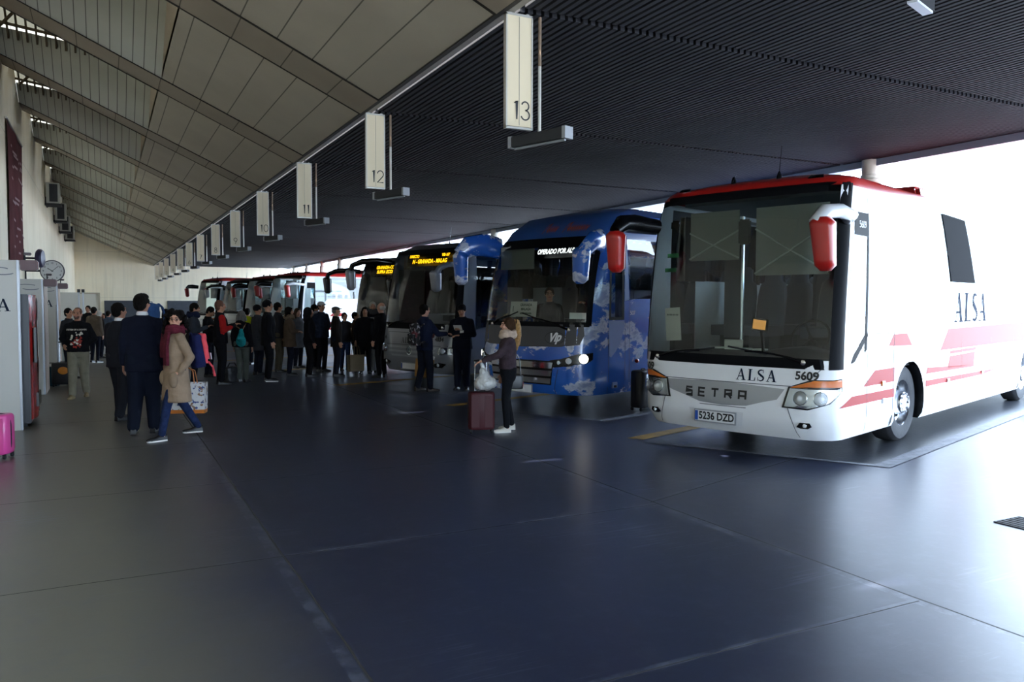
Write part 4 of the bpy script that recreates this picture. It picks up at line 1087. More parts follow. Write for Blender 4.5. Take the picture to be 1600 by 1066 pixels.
def remesh(mb, voxel, it=3, fac=.5):
    me = bpy.data.meshes.new('tmp'); me.from_pydata([tuple(p) for p in mb.v], [], mb.f)
    bm = bmesh.new(); bm.from_mesh(me); bmesh.ops.recalc_face_normals(bm, faces=bm.faces); bm.to_mesh(me); bm.free()
    o = bpy.data.objects.new('tmp', me); COL.objects.link(o)
    r = o.modifiers.new('r', 'REMESH'); r.mode = 'VOXEL'; r.voxel_size = voxel
    if it:
        q = o.modifiers.new('s', 'SMOOTH'); q.iterations = it; q.factor = fac
    dg = bpy.context.evaluated_depsgraph_get(); dg.update()
    out = bpy.data.meshes.new_from_object(o.evaluated_get(dg))
    bpy.data.objects.remove(o); bpy.data.meshes.remove(me)
    for p in out.polygons: p.use_smooth = True
    return out

def cap(mb, a, ra, b, rb, seg=14):
    """tapered capsule"""
    a, b = V3(a), V3(b); d = b-a; L = d.length
    if L < 1e-6: mb.ell(a, (ra, ra, ra), 12, 8); return
    M = Matrix.Translation(a) @ d.to_track_quat('Z', 'Y').to_matrix().to_4x4()
    pr = [(ra*sin(t), -ra*cos(t)) for t in (.12, .5, 1.0, 1.4)]+[(rb*cos(t), L+rb*sin(t)) for t in (.1, .5, 1.0, 1.45)]
    mb.lathe(pr, M, seg, cap=True)

def oval(mb, rings, seg=20, n=2.3):
    """rings [(cx, cy, z, rx, ry)] stacked superellipses"""
    R = []
    for cx, cy, z, rx, ry in rings:
        R.append([V3((cx+rx*math.copysign(abs(cos(t))**(2/n), cos(t)), cy+ry*math.copysign(abs(sin(t))**(2/n), sin(t)), z)) for t in [2*pi*j/seg for j in range(seg)]])
    mb.loft(R)

ARM = {  # elbow, wrist (x for the right side), palm
 'down': ((.222, -.03, 1.13), (.235, .04, .875)), 'pocket': ((.28, -.04, 1.15), (.14, .03, 1.03)), 'phone': ((.24, .02, 1.14), (.09, .27, 1.24)),
 'fold': ((.25, .06, 1.14), (-.02, .23, 1.13)), 'reach': ((.21, .18, 1.16), (.14, .43, 1.16)), 'handle': ((.22, .1, 1.16), (.2, .38, 1.06)), 'back': ((.27, -.12, 1.14), (.12, -.16, .95)),
 'chest': ((.24, .02, 1.15), (.05, .2, 1.3)), 'carry': ((.25, -.02, 1.13), (.25, .1, .88)), 'wheel': ((.22, .22, 1.17), (.18, .46, 1.22)), 'raise': ((.26, .1, 1.4), (.18, .2, 1.62)),
}
def person(label, feet, face, h=1.75, w=1., arms=('down', 'down'), stride=0., hair='short', hairm=None, skinc='#a9795f', top=('jacket', BLK), legs=DENIMD, shoes=(SHOEB, SOLED), head_yaw=0., head_pitch=0.,
           vox=.011, collar=None, group=None, coat=.86, tuck=None, beard=None, glasses=False, scarf=None, hat=None, seated=False, gap=.088, hem=None, puff=1., lean=0., detail=False, twist=0., footx=None):
    """face: world heading (degrees clockwise from +Y) the person looks along"""
    s = h/1.75; root = empty('person', (feet[0], feet[1], feet[2] if len(feet) > 2 else 0.), -radians(face)); root.scale = (s, s, s)
    tag(root, label, 'person', group)
    # joints
    J = {}
    for sg, nm in ((-1, 'l'), (1, 'r')):
        st = stride*sg
        if seated:
            J['hip'+nm] = V3((sg*.095, -.0, .5)); J['kn'+nm] = V3((sg*.11, .42, .52)); J['an'+nm] = V3((sg*.11, .44, .09)); 
        else:
            J['hip'+nm] = V3((sg*.092, 0, .93)); J['kn'+nm] = V3((sg*gap, st*.5+.025, .5-abs(stride)*.02)); J['an'+nm] = V3((sg*(gap+.01), st*1.0-.02+(-.06 if st < 0 else .0)*abs(stride)*3, .085+(.05*abs(stride)/.3 if st < 0 else 0)))
        e, wr = ARM[arms[0 if sg < 0 else 1]] if isinstance(arms[0 if sg < 0 else 1], str) else arms[0 if sg < 0 else 1]
        J['sh'+nm] = V3((sg*.16*w, -.01, 1.395)); J['el'+nm] = V3((sg*e[0], e[1], e[2])); J['wr'+nm] = V3((sg*wr[0], wr[1], wr[2]))
    dz = -.43 if seated else 0.
    def up(p):   # upper body transform: lean and sitting height
        p = V3(p); q = p-V3((0, 0, .95)); q = Matrix.Rotation(-lean, 3, 'X') @ Matrix.Rotation(twist, 3, 'Z') @ q
        return q+V3((0, 0, .95+dz))
    for k in ('sh', 'el', 'wr'):
        for nm in 'lr': J[k+nm] = up(J[k+nm])
    HM = Matrix.Translation(up((0, .0, 1.5))) @ Matrix.Rotation(-radians(head_yaw), 4, 'Z') @ Matrix.Rotation(-radians(head_pitch), 4, 'X') @ Matrix.Translation((0, 0, -1.5))
    hp = lambda x, y, z: HM @ V3((x, y, z))
    def xf(mb, i0):
        for k in range(i0, len(mb.v)): mb.v[k] = up(mb.v[k])
    def hx(mb, i0):
        for k in range(i0, len(mb.v)): mb.v[k] = HM @ mb.v[k]
    # ---- body: one continuous surface
    mb = MB()
    oval(mb, [(0, 0, .84, .11, .085), (0, -.005, .93, .155*w, .105), (0, 0, 1.06, .14*w, .10), (0, .005, 1.22, .158*w, .115), (0, 0, 1.34, .17*w, .11), (0, -.01, 1.42, .14*w, .085), (0, -.01, 1.475, .07, .06)])
    cap(mb, (0, -.012, 1.42), .062, (0, .0, 1.56), .054)
    xf(mb, 0)
    for sg, nm in ((-1, 'l'), (1, 'r')):
        cap(mb, J['sh'+nm], .056, J['el'+nm], .042); cap(mb, J['el'+nm], .044, J['wr'+nm], .028)
        cap(mb, J['hip'+nm], .078*w, J['kn'+nm], .05); cap(mb, J['kn'+nm], .05, J['an'+nm], .035)
        a = J['an'+nm]; cap(mb, a+V3((0, -.02, -.03)), .03, a+V3((sg*.012, .12, -.052)), .022)
        # hand: palm, four fingers of different lengths, thumb from the side of the palm
        W = J['wr'+nm]; d = (W-J['el'+nm]).normalized(); side = V3((1, 0, 0)) if abs(d.z) > .7 else V3((0, 0, 1))
        inw = V3((-sg, 0, 0)) if abs(d.z) > .7 else V3((0, 0, -1))
        fwd = V3((0, 1, 0)) if abs(d.z) > .7 else V3((-sg, 0, .0))
        u = (fwd-d*fwd.dot(d)).normalized(); nrm = d.cross(u).normalized()
        if nrm.dot(inw) < 0: nrm = -nrm
        for t in (-.028, -.01, .01, .028): cap(mb, W+d*.01+u*t*.6, .016, W+d*.085+u*t, .0135, 8)
        for t, ln in ((.03, .072), (.0105, .082), (-.0095, .077), (-.028, .06)):
            b = W+d*.09+u*t; m = b+d*ln*.5+nrm*.012; e = m+d*ln*.33+nrm*.026
            cap(mb, b, .0098, m, .009, 8); cap(mb, m, .009, e, .008, 8)
        b = W+d*.025+u*.03; m = b+d*.035+u*.026+nrm*.01; e = m+d*.032+u*.008+nrm*.014
        cap(mb, b, .013, m, .011, 8); cap(mb, m, .011, e, .0095, 8)
    i0 = len(mb.v)
    mb.ell((0, -.012, 1.65), (.076, .095, .1), 20, 14); mb.ell((0, .02, 1.6), (.064, .068, .085), 18, 12); mb.ell((0, .042, 1.555), (.043, .042, .038), 14, 10)
    mb.ell((0, .083, 1.672), (.05, .014, .014), 12, 8)                      # brow ridge
    cap(mb, (0, .088, 1.655), .01, (0, .107, 1.615), .0145, 10); mb.ell((-.012, .096, 1.611), (.009, .011, .008), 8, 6); mb.ell((.012, .096, 1.611), (.009, .011, .008), 8, 6)   # nose
    mb.ell((0, .083, 1.579), (.024, .012, .007), 10, 6); mb.ell((0, .081, 1.568), (.021, .012, .008), 10, 6)   # lips
    for sg in (-1, 1):
        mb.ell((sg*.04, .07, 1.615), (.024, .022, .024), 10, 8)             # cheek
        mb.ell((sg*.077, -.005, 1.63), (.011, .02, .031), 10, 8, M=Matrix.Rotation(radians(sg*15), 3, 'Z'))   # ear
    hx(mb, i0)
    me = remesh(mb, vox, 2)
    for m in (skin(skinc), EYE, BROW, LIP, mat('beard_shade', '#4a352a', .8)): me.materials.append(m)
    iv = HM.inverted()
    for p in me.polygons:
        c = iv @ p.center
        if c.y < .05 or c.z < 1.53 or c.z > 1.69: continue
        ax = abs(c.x)
        if ((ax-.031)/.013)**2+((c.z-1.643)/.0065)**2 < 1: p.material_index = 1
        elif ((ax-.032)/.021)**2+((c.z-1.667)/.005)**2 < 1: p.material_index = 2
        elif (ax/.024)**2+((c.z-1.574)/.009)**2 < 1: p.material_index = 3
        elif beard and c.z < 1.585: p.material_index = 4
    link('body', me, root)
    # ---- trousers
    k_, lm = 1.0, legs
    mb = MB()
    if not seated: oval(mb, [(0, 0, .80, .1, .09), (0, -.008, .9, .185*w, .13), (0, 0, 1.0, .168*w, .118), (0, 0, 1.06, .155*w, .112)])
    else: oval(mb, [(0, 0, .4, .18*w, .13), (0, 0, .6, .165*w, .12), (0, 0, .64, .155*w, .112)])
    tw = tuck or 1.
    for nm in 'lr':
        hpj, kn, an = J['hip'+nm], J['kn'+nm], J['an'+nm]
        cap(mb, hpj+V3((0, -.008, .0)), .102*w, kn, .074*tw); cap(mb, kn, .074*tw, an+V3((0, 0, .01)), .056*tw)
        cap(mb, hpj+V3((0, -.03, .02)), .1*w, hpj+V3((0, -.02, -.08)), .095*w)
    me = remesh(mb, max(vox, .012), 2); me.materials.append(lm); link('trousers', me, root)
    # ---- shoes
    for sg, nm in ((-1, 'l'), (1, 'r')):
        a = J['an'+nm]; z0 = a.z-.085; tip = .0; to = radians(sg*9)
        sole = [(-.06, .034), (.0, .036), (.06, .04), (.13, .045), (.18, .036), (.205, .015)]
        mb = MB(); out = [(x, y) for y, x in [(y, r) for y, r in sole]]
        ring = lambda k, z: [V3((r*k, y, z)) for y, r in sole]+[V3((-r*k, y, z)) for y, r in sole[::-1]]
        mb.loft([ring(1.02, 0), ring(1.05, .005), ring(1.03, .018)], 1)
        i1 = len(mb.v)
        prof = [(-.06, .034, .095), (.0, .036, .095), (.05, .04, .085), (.1, .043, .062), (.16, .042, .054), (.205, .02, .042)]
        rings = []
        for y, r, t in prof:
            rings.append([V3((r*cos(q), y, .016+(t-.016)*max(0, sin(q))**.8)) for q in frange(0, pi, 8)])
        mb.grid(rings, 0); mb.poly(rings[0], 0); mb.poly(rings[-1][::-1], 0)
        M = Matrix.Translation((a.x, a.y-.0, z0)) @ Matrix.Rotation(-to, 4, 'Z')
        mb.v = [M @ p for p in mb.v]
        mb.build('shoe', list(shoes), root, smooth=50)
    # ---- upper garment
    kind, tm = top
    mb = MB(); p_ = puff
    if kind == 'jacket': rg = [(0, -.005, coat, .195*w*p_, .142*p_), (0, 0, .98, .185*w*p_, .135*p_), (0, .0, 1.1, .175*w*p_, .13*p_), (0, .006, 1.25, .188*w*p_, .138*p_), (0, 0, 1.36, .18*w*p_, .125*p_), (0, -.01, 1.44, .12*w, .092), (0, -.012, 1.49, .085, .078)]
    if kind == 'coat': rg = [(0, 0, coat, (hem or .23)*w, .18), (0, 0, coat+.02, (hem or .23)*w, .178), (0, 0, .9, .205*w, .155), (0, 0, 1.08, .185*w*p_, .138*p_), (0, .006, 1.25, .19*w*p_, .14*p_), (0, 0, 1.36, .18*w, .125), (0, -.01, 1.44, .12*w, .092), (0, -.012, 1.49, .085, .078)]
    oval(mb, rg)
    xf(mb, 0)
    for nm in 'lr':
        cap(mb, up((0, -.015, 1.45)), .06, J['sh'+nm], .062); cap(mb, J['sh'+nm], .07*p_, J['el'+nm], .06*p_); cap(mb, J['el'+nm], .06*p_, J['wr'+nm]+(J['el'+nm]-J['wr'+nm]).normalized()*.02, .045*p_)
    if collar is None or collar == 'hood':
        i0 = len(mb.v); mb.lathe([(.082, 0), (.088, .03), (.078, .055), (.06, .05), (.06, -.02)], Matrix.Translation((0, -.008, 1.455)) @ Matrix.Rotation(radians(-8), 4, 'X'), 18, cap=True)
        if collar == 'hood': mb.ell((0, -.09, 1.47), (.12, .06, .06), 14, 8)
        xf(mb, i0)
    me = remesh(mb, max(vox, .012), 3)
    if detail:
        for v in me.vertices:
            c = v.co; nz = noise.noise(V3((c.x*9, c.y*9, c.z*14)))*.007+noise.noise(V3((c.x*22, c.y*22, c.z*30)))*.003
            v.co += v.normal*nz
    if isinstance(tm, tuple):   # sleeves of another colour
        me.materials.append(tm[0]); me.materials.append(tm[1])
        for p in me.polygons:
            c = p.center
            for nm in 'lr':
                sh, el, wr = J['sh'+nm], J['el'+nm], J['wr'+nm]
                for a, b, r in ((sh, el, .1), (el, wr, .09)):
                    t = max(0, min(1, (c-a).dot(b-a)/(b-a).length_squared))
                    if (c-a-(b-a)*t).length < r and abs(c.x) > .17*w: p.material_index = 1
    else: me.materials.append(tm)
    link('jacket' if kind == 'jacket' else 'overcoat', me, root)
    if collar == 'shirt':
        mb = MB(); mb.lathe([(.066, 0), (.07, .03), (.062, .055), (.056, .05), (.056, 0)], Matrix.Translation(up((0, -.006, 1.475))) @ Matrix.Rotation(radians(-8), 4, 'X'), 18)
        mb.build('shirt_collar', mat('shirt_white', '#dcdcdc', .7), root)
    # ---- hair and hats
    hm = hairm or HAIRD; mb = MB()
    if hair in ('short', 'tall', 'crop', 'pony', 'long', 'curly', 'bob'):
        k = .0 if hair == 'crop' else .006
        mb.ell((0, -.022, 1.662), (.08+k, .094+k, .094+k*1.4), 20, 14); mb.ell((0, -.05, 1.615), (.072+k, .056+k, .075), 16, 10)
        for sg in (-1, 1): mb.ell((sg*.07, .0, 1.66), (.014+k, .045, .04), 10, 8)
        if hair == 'tall': mb.ell((0, -.0, 1.72), (.075, .08, .045), 16, 10); mb.ell((0, .045, 1.722), (.06, .04, .035), 12, 8)
        if hair in ('pony', 'long', 'bob'):
            for sg in (-1, 1): cap(mb, (sg*.062, .012, 1.7), .026, (sg*.08, -.012, 1.6), .026)
            cap(mb, (-.03, .06, 1.715), .022, (.03, .06, 1.715), .022)
        if hair in ('long', 'bob'):
            zb = 1.36 if hair == 'long' else 1.5
            for sg in (-1, 0, 1): cap(mb, (sg*.06, -.06, 1.62), .05, (sg*.075, -.075, zb), .04)
            for sg in (-1, 1): cap(mb, (sg*.085, -.0, 1.62), .03, (sg*.1, .02, zb+.02), .026)
        if hair == 'curly':
            rnd = random.Random(3)
            for i in range(260):
                t = rnd.uniform(0, 2*pi); zz = rnd.uniform(1.27, 1.765); rr = (.115+.045*(1-abs(zz-1.48)/.28)) if zz < 1.7 else .09
                y = -.03+rr*sin(t); x = rr*1.0*cos(t)
                if y > (.03 if zz > 1.5 else .07) and zz < 1.715: continue
                mb.ell((x, y-.01, zz), (.022+rnd.random()*.012,)*3, 8, 6)
    if hair == 'bald':
        mb.ell((0, -.03, 1.615), (.083, .075, .045), 18, 10)
    if hair == 'ear':
        mb.ell((0, -.03, 1.635), (.085, .085, .07), 18, 10)
    if mb.v:
        hx(mb, 0); me = remesh(mb, .009 if vox < .01 else .012, 1)
        for v in me.vertices: v.co += v.normal*(noise.noise(v.co*38)*.006)
        me.materials.append(hm); link('hair', me, root)
        if hair == 'pony':
            mb = MB(); P = [hp(0, -.105, 1.7), hp(0, -.15, 1.69), hp(0, -.165, 1.6), hp(0, -.16, 1.48), hp(0, -.15, 1.36), hp(0, -.14, 1.26)]
            R_ = [.03, .036, .045, .05, .042, .012]
            for a, b, ra, rb in zip(P[:-1], P[1:], R_[:-1], R_[1:]): cap(mb, a, ra, b, rb)
            me = remesh(mb, .009, 1)
            for v in me.vertices: v.co += v.normal*(noise.noise(V3((v.co.x*60, v.co.y*60, v.co.z*9)))*.008)
            me.materials.append(HAIRL); link('ponytail', me, root)
            mb = MB(); q = [HM @ V3((.034*cos(t), -.128, 1.697+.034*sin(t))) for t in frange(0, 2*pi, 14)]; mb.tube(q, .008, 6, cap=False); mb.build('hair_band', BLK, root)
    if hat:
        hk, hmat = hat; mb = MB()
        if hk == 'beanie': mb.ell((0, -.02, 1.675), (.094, .108, .098), 18, 12)
        if hk in ('cap', 'flat', 'uniform'):
            mb.ell((0, -.012, 1.69), (.09, .104, .075 if hk != 'flat' else .06), 18, 12); cap(mb, (-.045, .1, 1.695), .012, (.045, .1, 1.695), .012); mb.ell((0, .1, 1.69), (.066, .06, .012), 14, 8)
        if hk == 'hoodup': mb.ell((0, -.035, 1.645), (.105, .115, .125), 18, 12); cap(mb, (0, -.06, 1.56), .1, (0, -.05, 1.45), .1)
        hx(mb, 0); 
        if hk == 'hoodup': mb.v = mb.v
        me = remesh(mb, .011, 2)
        if hk in ('beanie', 'hoodup'):
            bm = bmesh.new(); bm.from_mesh(me)
            cut = [f for f in bm.faces if (lambda c: c.y > .045 and c.z < 1.69)(iv @ f.calc_center_median())]
            bmesh.ops.delete(bm, geom=cut, context='FACES'); bm.to_mesh(me); bm.free()
        me.materials.append(hmat); link({'beanie': 'knit_cap', 'hoodup': 'hood'}.get(hk, 'peaked_cap'), me, root)
    if scarf:
        mb = MB(); ring = [(.105*cos(t), -.005+.1*sin(t), 1.485+.012*sin(3*t)) for t in frange(0, 2*pi, 22)]
        mb.tube(ring, .048, 10, cap=False); mb.tube([(x*.9, y*.95, z+.045) for x, y, z in ring], .04, 10, cap=False)
        if scarf[0] == 'ends':
            for x, zb in ((-.06, 1.02), (.075, 1.12)):
                mb.loft([[V3((x+a*.07, .118+.03*min(1, (1.48-z)*5)+b*.018, z)) for a, b in ((-1, -1), (1, -1), (1, 1), (-1, 1))] for z in (1.47, 1.38, 1.28, 1.2, zb)])
        xf(mb, 0); mb.build('scarf', scarf[1], root, smooth=60)
    if glasses:
        mb = MB()
        for sg in (-1, 1): mb.tube([HM @ V3((sg*.033+.022*cos(t), .103, 1.641+.018*sin(t))) for t in frange(0, 2*pi, 16)], .0022, 5, cap=False); mb.tube([hp(sg*.054, .1, 1.645), hp(sg*.08, 0, 1.645)], .002, 5)
        mb.tube([hp(-.012, .105, 1.643), hp(.012, .105, 1.643)], .002, 5); mb.build('spectacles', mat('spectacle_frame', '#3a3430', .3, metal=.5), root)
    root['_h'] = s
    J['root'] = root; J['up'] = up; J['hp'] = hp; J['s'] = s
    J['M'] = Matrix.Translation(root.location) @ Matrix.Rotation(-radians(face), 4, 'Z') @ Matrix.Diagonal((s, s, s, 1))
    return J
def wpt(J, p): return J['M'] @ V3(p)
def hand_pt(J, nm, ext=.1):
    d = (J['wr'+nm]-J['el'+nm]).normalized(); return J['M'] @ (J['wr'+nm]+d*ext)
# ================================================================ who stands where
def foot(px, pf, ptop):
    P = pix(px, pf); return P, pix_h(P, ptop)
G = 'people queueing in front of the coaches'; GF = 'people at the far end of the hall'
def put(label, px, pf, pt, face, **k):
    P, h = foot(px, pf, pt); return person(label, P, face, h=h, **k)
RED = cloth('cloth_red', '#9c1f1f')
S1 = '#b08065'; S2 = '#a06f58'; S3 = '#8f624c'

# ---- foreground left
J1 = put('man in a black band hoodie and grey trousers walking towards the camera, hands in pockets', 124, 622, 481, 188, arms=('pocket', 'pocket'), stride=.13, hair='crop', hairm=HAIRR, beard=True, top=('jacket', BLK), collar='hood', coat=.9, legs=KHAKI, shoes=(SHOET, SHOET), tuck=1.2, w=1.05, skinc='#b07a60', vox=.009, head_yaw=10, detail=True)
# print on the hoodie front
def chest(x, z, off=.004): return V3((x, .006+.145*(1-(abs(x)/.22)**2.4)**.5+off, z))
def chest_decal(root, name, geo, z0, m, off): decal(name, geo, lambda x, y: chest(-x, z0+y, off), m, root)
pw, pr = mat('print_white', '#c9c2b4', .8), mat('print_red', '#8e2418', .8)
chest_decal(J1['root'], 'print_lettering', text_geo('SYSTEM OF A DOWN', .042, .85, .0015), 1.33, pw, .022)
rnd = random.Random(11)
for m, n_, zr in ((pr, 26, (.99, 1.18)), (pw, 14, (1.02, 1.28))):
    vs, fs = [], []
    for i in range(n_):
        cx, cz = rnd.uniform(-.1, .1), rnd.uniform(*zr)-1.15; r = rnd.uniform(.01, .03); k0 = len(vs); N = 9
        for j in range(N): vs.append((cx+r*rnd.uniform(.5, 1.2)*cos(2*pi*j/N), cz+r*rnd.uniform(.5, 1.2)*sin(2*pi*j/N)))
        fs.append(tuple(range(k0, k0+N)))
    chest_decal(J1['root'], 'print_figure', (vs, fs), 1.15, m, .02 if m is pr else .023)
mb = MB()
for sg in (-1, 1): mb.tube([(sg*.03, .125, 1.45), (sg*.035, .15, 1.39), (sg*.033, .165, 1.33)], .005, 6)
mb.build('hood_cord', BLK2, J1['root'])

JA = put('man in a charcoal suit with spectacles, half hidden by the navy suited man', 190, 657, 474, 45, arms=('phone', 'phone'), hair='short', hairm=HAIRD, top=('jacket', cloth('suit_charcoal', '#24252b', .12, 5, .15)), coat=.8, legs=cloth('suit_charcoal_trousers', '#212228', .12, 5, .15), collar='shirt', stride=-.1, tuck=1.25, w=1.12, glasses=True, skinc=S2, head_yaw=15)
JB = put('tall man in a navy suit seen from behind, white collar, black quiff', 226, 678, 460, 14, hair='tall', top=('jacket', cloth('suit_navy', '#131623', .12, 5, .15)), coat=.79, legs=cloth('suit_navy_trousers', '#141824', .12, 5, .15), collar='shirt', stride=.1, tuck=1.3, w=1.1, vox=.009, skinc=S2, head_yaw=22, detail=True)
JC = put('woman in a beige parka with curly dark hair, spectacles and a burgundy scarf, mid stride', 277, 685, 487, -103, arms=(((.29, -.1, 1.13), (.2, .02, .93)), ((.24, -.06, 1.13), (.22, -.12, .88))), stride=-.25, hair='curly', hairm=HAIRD, top=('coat', cloth('parka_beige', '#8f7a66', .14, 6, .5, 18)), coat=.52, hem=.29, legs=cloth('cloth_blue_jeans', '#1f2a48', .3, 14), shoes=(SHOEB, SOLEW), tuck=.88, scarf=('ends', cloth('scarf_burgundy', '#56202c', .35, 14)), glasses=True, skinc='#c9957c', head_yaw=-62, vox=.008, detail=True, collar='hood')
mb = MB()   # parka pockets with flaps
for sg in (-1, 1):
    mb.ell((sg*.2, .1, .83), (.07, .06, .11), 14, 10)
mb.build('parka_pocket', MATS['parka_beige'], JC['root'])
# ---- middle left, further back
put('man in a dark jacket beyond the hoodie man, face turned sideways', 109, 588, 481, 130, hair='short', top=('jacket', CHARC), group=GF, skinc=S1, h=0) if False else None
put('man in a dark jacket standing just behind the hoodie man', 110, 592, 482, 130, hair='short', top=('jacket', CHARC), group=GF, skinc=S1)
put('person in a brown puffer jacket and dark jeans seen from behind, white-edged shoes', 149, 567, 480, 35, hair='short', top=('jacket', cloth('puffer_brown', '#5d5247', .15, 6, .6, 12)), coat=.84, puff=1.2, legs=DENIMD, shoes=(SHOEB, SOLEW), w=1.05, group=GF, detail=True, tuck=.85)
put('dark-haired man hidden up to the head behind the brown puffer jacket', 139, 553, 478, 200, hair='short', top=('jacket', BLK), group=GF, skinc=S3)
put('person with a pale hood up beyond the brown puffer jacket', 157, 560, 486, 60, hair='none', hat=('hoodup', cloth('hood_pale', '#a9a69e')), top=('jacket', BLK2), group=GF)
put('short person in black with blue jeans far behind the suited men', 163, 545, 490, 190, hair='bob', top=('jacket', BLK), legs=DENIM, group=GF, skinc=S3)
put('person in a slate blue jacket far behind the suited men', 171, 556, 486, 40, hair='short', top=('jacket', cloth('jacket_slate', '#3f4a5c')), group=GF)
JP = put('backpacker in dark clothes behind the navy suited man', 243, 622, 479, 22, hair='short', top=('jacket', BLK), group=GF)
put('dark-haired woman far behind the woman in the parka', 261, 568, 483, 30, hair='bob', top=('jacket', BLK2), group=GF)
put('short-haired person in black beside the dark-haired woman far away', 271, 556, 482, 60, hair='short', top=('jacket', BLK), group=GF)
# ---- queue
Q1 = put('man in a grey jacket and dark scarf looking down, left end of the queue', 304, 600, 474, 95, arms=('pocket', 'phone'), hair='short', top=('jacket', cloth('jacket_grey_blue', '#33363d')), scarf=('loop', NAVYC), head_pitch=14, group=G, skinc=S1, w=1.1)
Q2 = put('person in black bent over a phone and a white paper', 327, 589, 479, 118, arms=('chest', 'phone'), hair='short', hairm=HAIRD, top=('jacket', BLK), head_pitch=28, group=G, skinc=S1)
Q3 = put('tall man in a black vest with bright red sleeves', 346, 601, 470, 85, arms=('phone', 'phone'), hair='short', hairm=HAIRR, top=('jacket', (BLK, RED)), group=G, skinc='#b57f63', w=1.08, legs=BLK)
Q4 = put('woman seen from behind in a black jacket and grey-green trousers with a teal bag', 379, 597, 486, 35, hair='bob', hairm=HAIRG, top=('jacket', BLK), coat=.86, legs=cloth('cloth_grey_green', '#4b4f49'), group=G, w=1.08, shoes=(SHOEB, SOLED), collar='hood')
Q5 = put('person in a long grey coat and black knit cap beside the teal bag', 404, 586, 477, 70, hair='none', hat=('beanie', BLK), top=('coat', cloth('coat_grey', '#34353a')), coat=.62, hem=.21, group=G, legs=DENIMD)
Q6 = put('tall man in a black coat and knit cap with striped trainers', 420, 596, 470, 92, hair='none', hat=('beanie', BLK), top=('jacket', BLK), coat=.78, legs=BLK, shoes=(SHOEB, SOLEW), group=G, w=1.1, puff=1.06, skinc=S1)
Q7 = put('bare-headed man in a dark jacket and brown trousers beside the knit-capped tall man', 436, 582, 473, 82, hair='short', top=('jacket', CHARC), legs=OLIVE, group=G, skinc=S1)
Q8 = put('woman in a dark brown coat with a fur collar and bobbed hair', 453, 587, 480, 98, arms=('fold', 'fold'), hair='bob', hairm=HAIRD, top=('coat', BROWN), coat=.74, hem=.22, scarf=('loop', cloth('fur_tan', '#6b5a48')), group=G, skinc=S1, puff=1.1)
Q9 = put('pale-faced woman in a long grey coat behind the brown coat', 466, 575, 482, 150, hair='long', hairm=HAIRB, top=('coat', GREYC), coat=.6, hem=.21, group=G, skinc='#b98a72')
Q10 = put('person in a black hooded jacket standing before the white-capped man', 484, 589, 481, 88, hair='none', hat=('hoodup', BLK), top=('jacket', BLK), legs=BLK, group=G, w=1.1, skinc=S2)
Q11 = put('dark-haired person with a pale scarf just behind the black hooded jacket', 493, 576, 476, 98, hair='short', top=('jacket', CHARC), scarf=('loop', cloth('scarf_pale', '#80858c')), group=G, skinc=S1)
Q12 = put('man in a white cap and dark padded jacket, hands in pockets', 503, 581, 472, 150, arms=('pocket', 'pocket'), hair='crop', hat=('cap', mat('cap_white', '#a9a9a6', .8)), top=('jacket', cloth('padded_navy', '#1f2531', .5, 22)), group=G, skinc=S1, puff=1.08, legs=BLK)
Q13 = put('man in a flat cap and long dark jacket in profile', 526, 588, 479, 95, hair='ear', hairm=HAIRG, hat=('flat', cloth('cap_tweed', '#4b463f')), top=('jacket', BLK2), coat=.74, legs=DENIMD, group=G, w=1.1, skinc=S1)
Q14 = put('short woman in blue jeans facing the camera beside the flat-capped man', 539, 579, 489, 172, hair='short', hairm=HAIRB, top=('jacket', CHARC), legs=DENIM, group=G, skinc=S1)
Q15 = put('short dark-haired person raising one hand among the queue', 556, 579, 488, 120, arms=('raise', 'down'), hair='short', top=('jacket', cloth('jacket_brown_grey', '#3a332d')), group=G, skinc=S1)
Q16 = put('woman in a black coat facing the camera with a beige tote bag', 571, 584, 480, 196, arms=('down', 'carry'), hair='bob', hairm=HAIRD, top=('coat', BLK), coat=.68, hem=.2, group=G, skinc=S1, w=1.08, legs=BLK)
Q17 = put('white-haired man facing the camera holding a white paper', 583, 580, 472, 190, arms=('phone', 'phone'), hair='short', hairm=HAIRW, top=('jacket', NAVYC), scarf=('loop', GREYC), group=G, skinc='#b98a74')
Q18 = put('white-haired man in black seen from behind beside the silver coach', 596, 590, 473, -35, hair='ear', hairm=HAIRW, top=('jacket', BLK), coat=.78, group=G, skinc='#b98a74', w=1.05, legs=BLK)
YV = cloth('vest_yellow', '#a9b41e')
put('person in a yellow high-visibility vest glimpsed behind the queue', 388, 570, 482, 27, hair='short', top=('jacket', (YV, YV)), group=G)
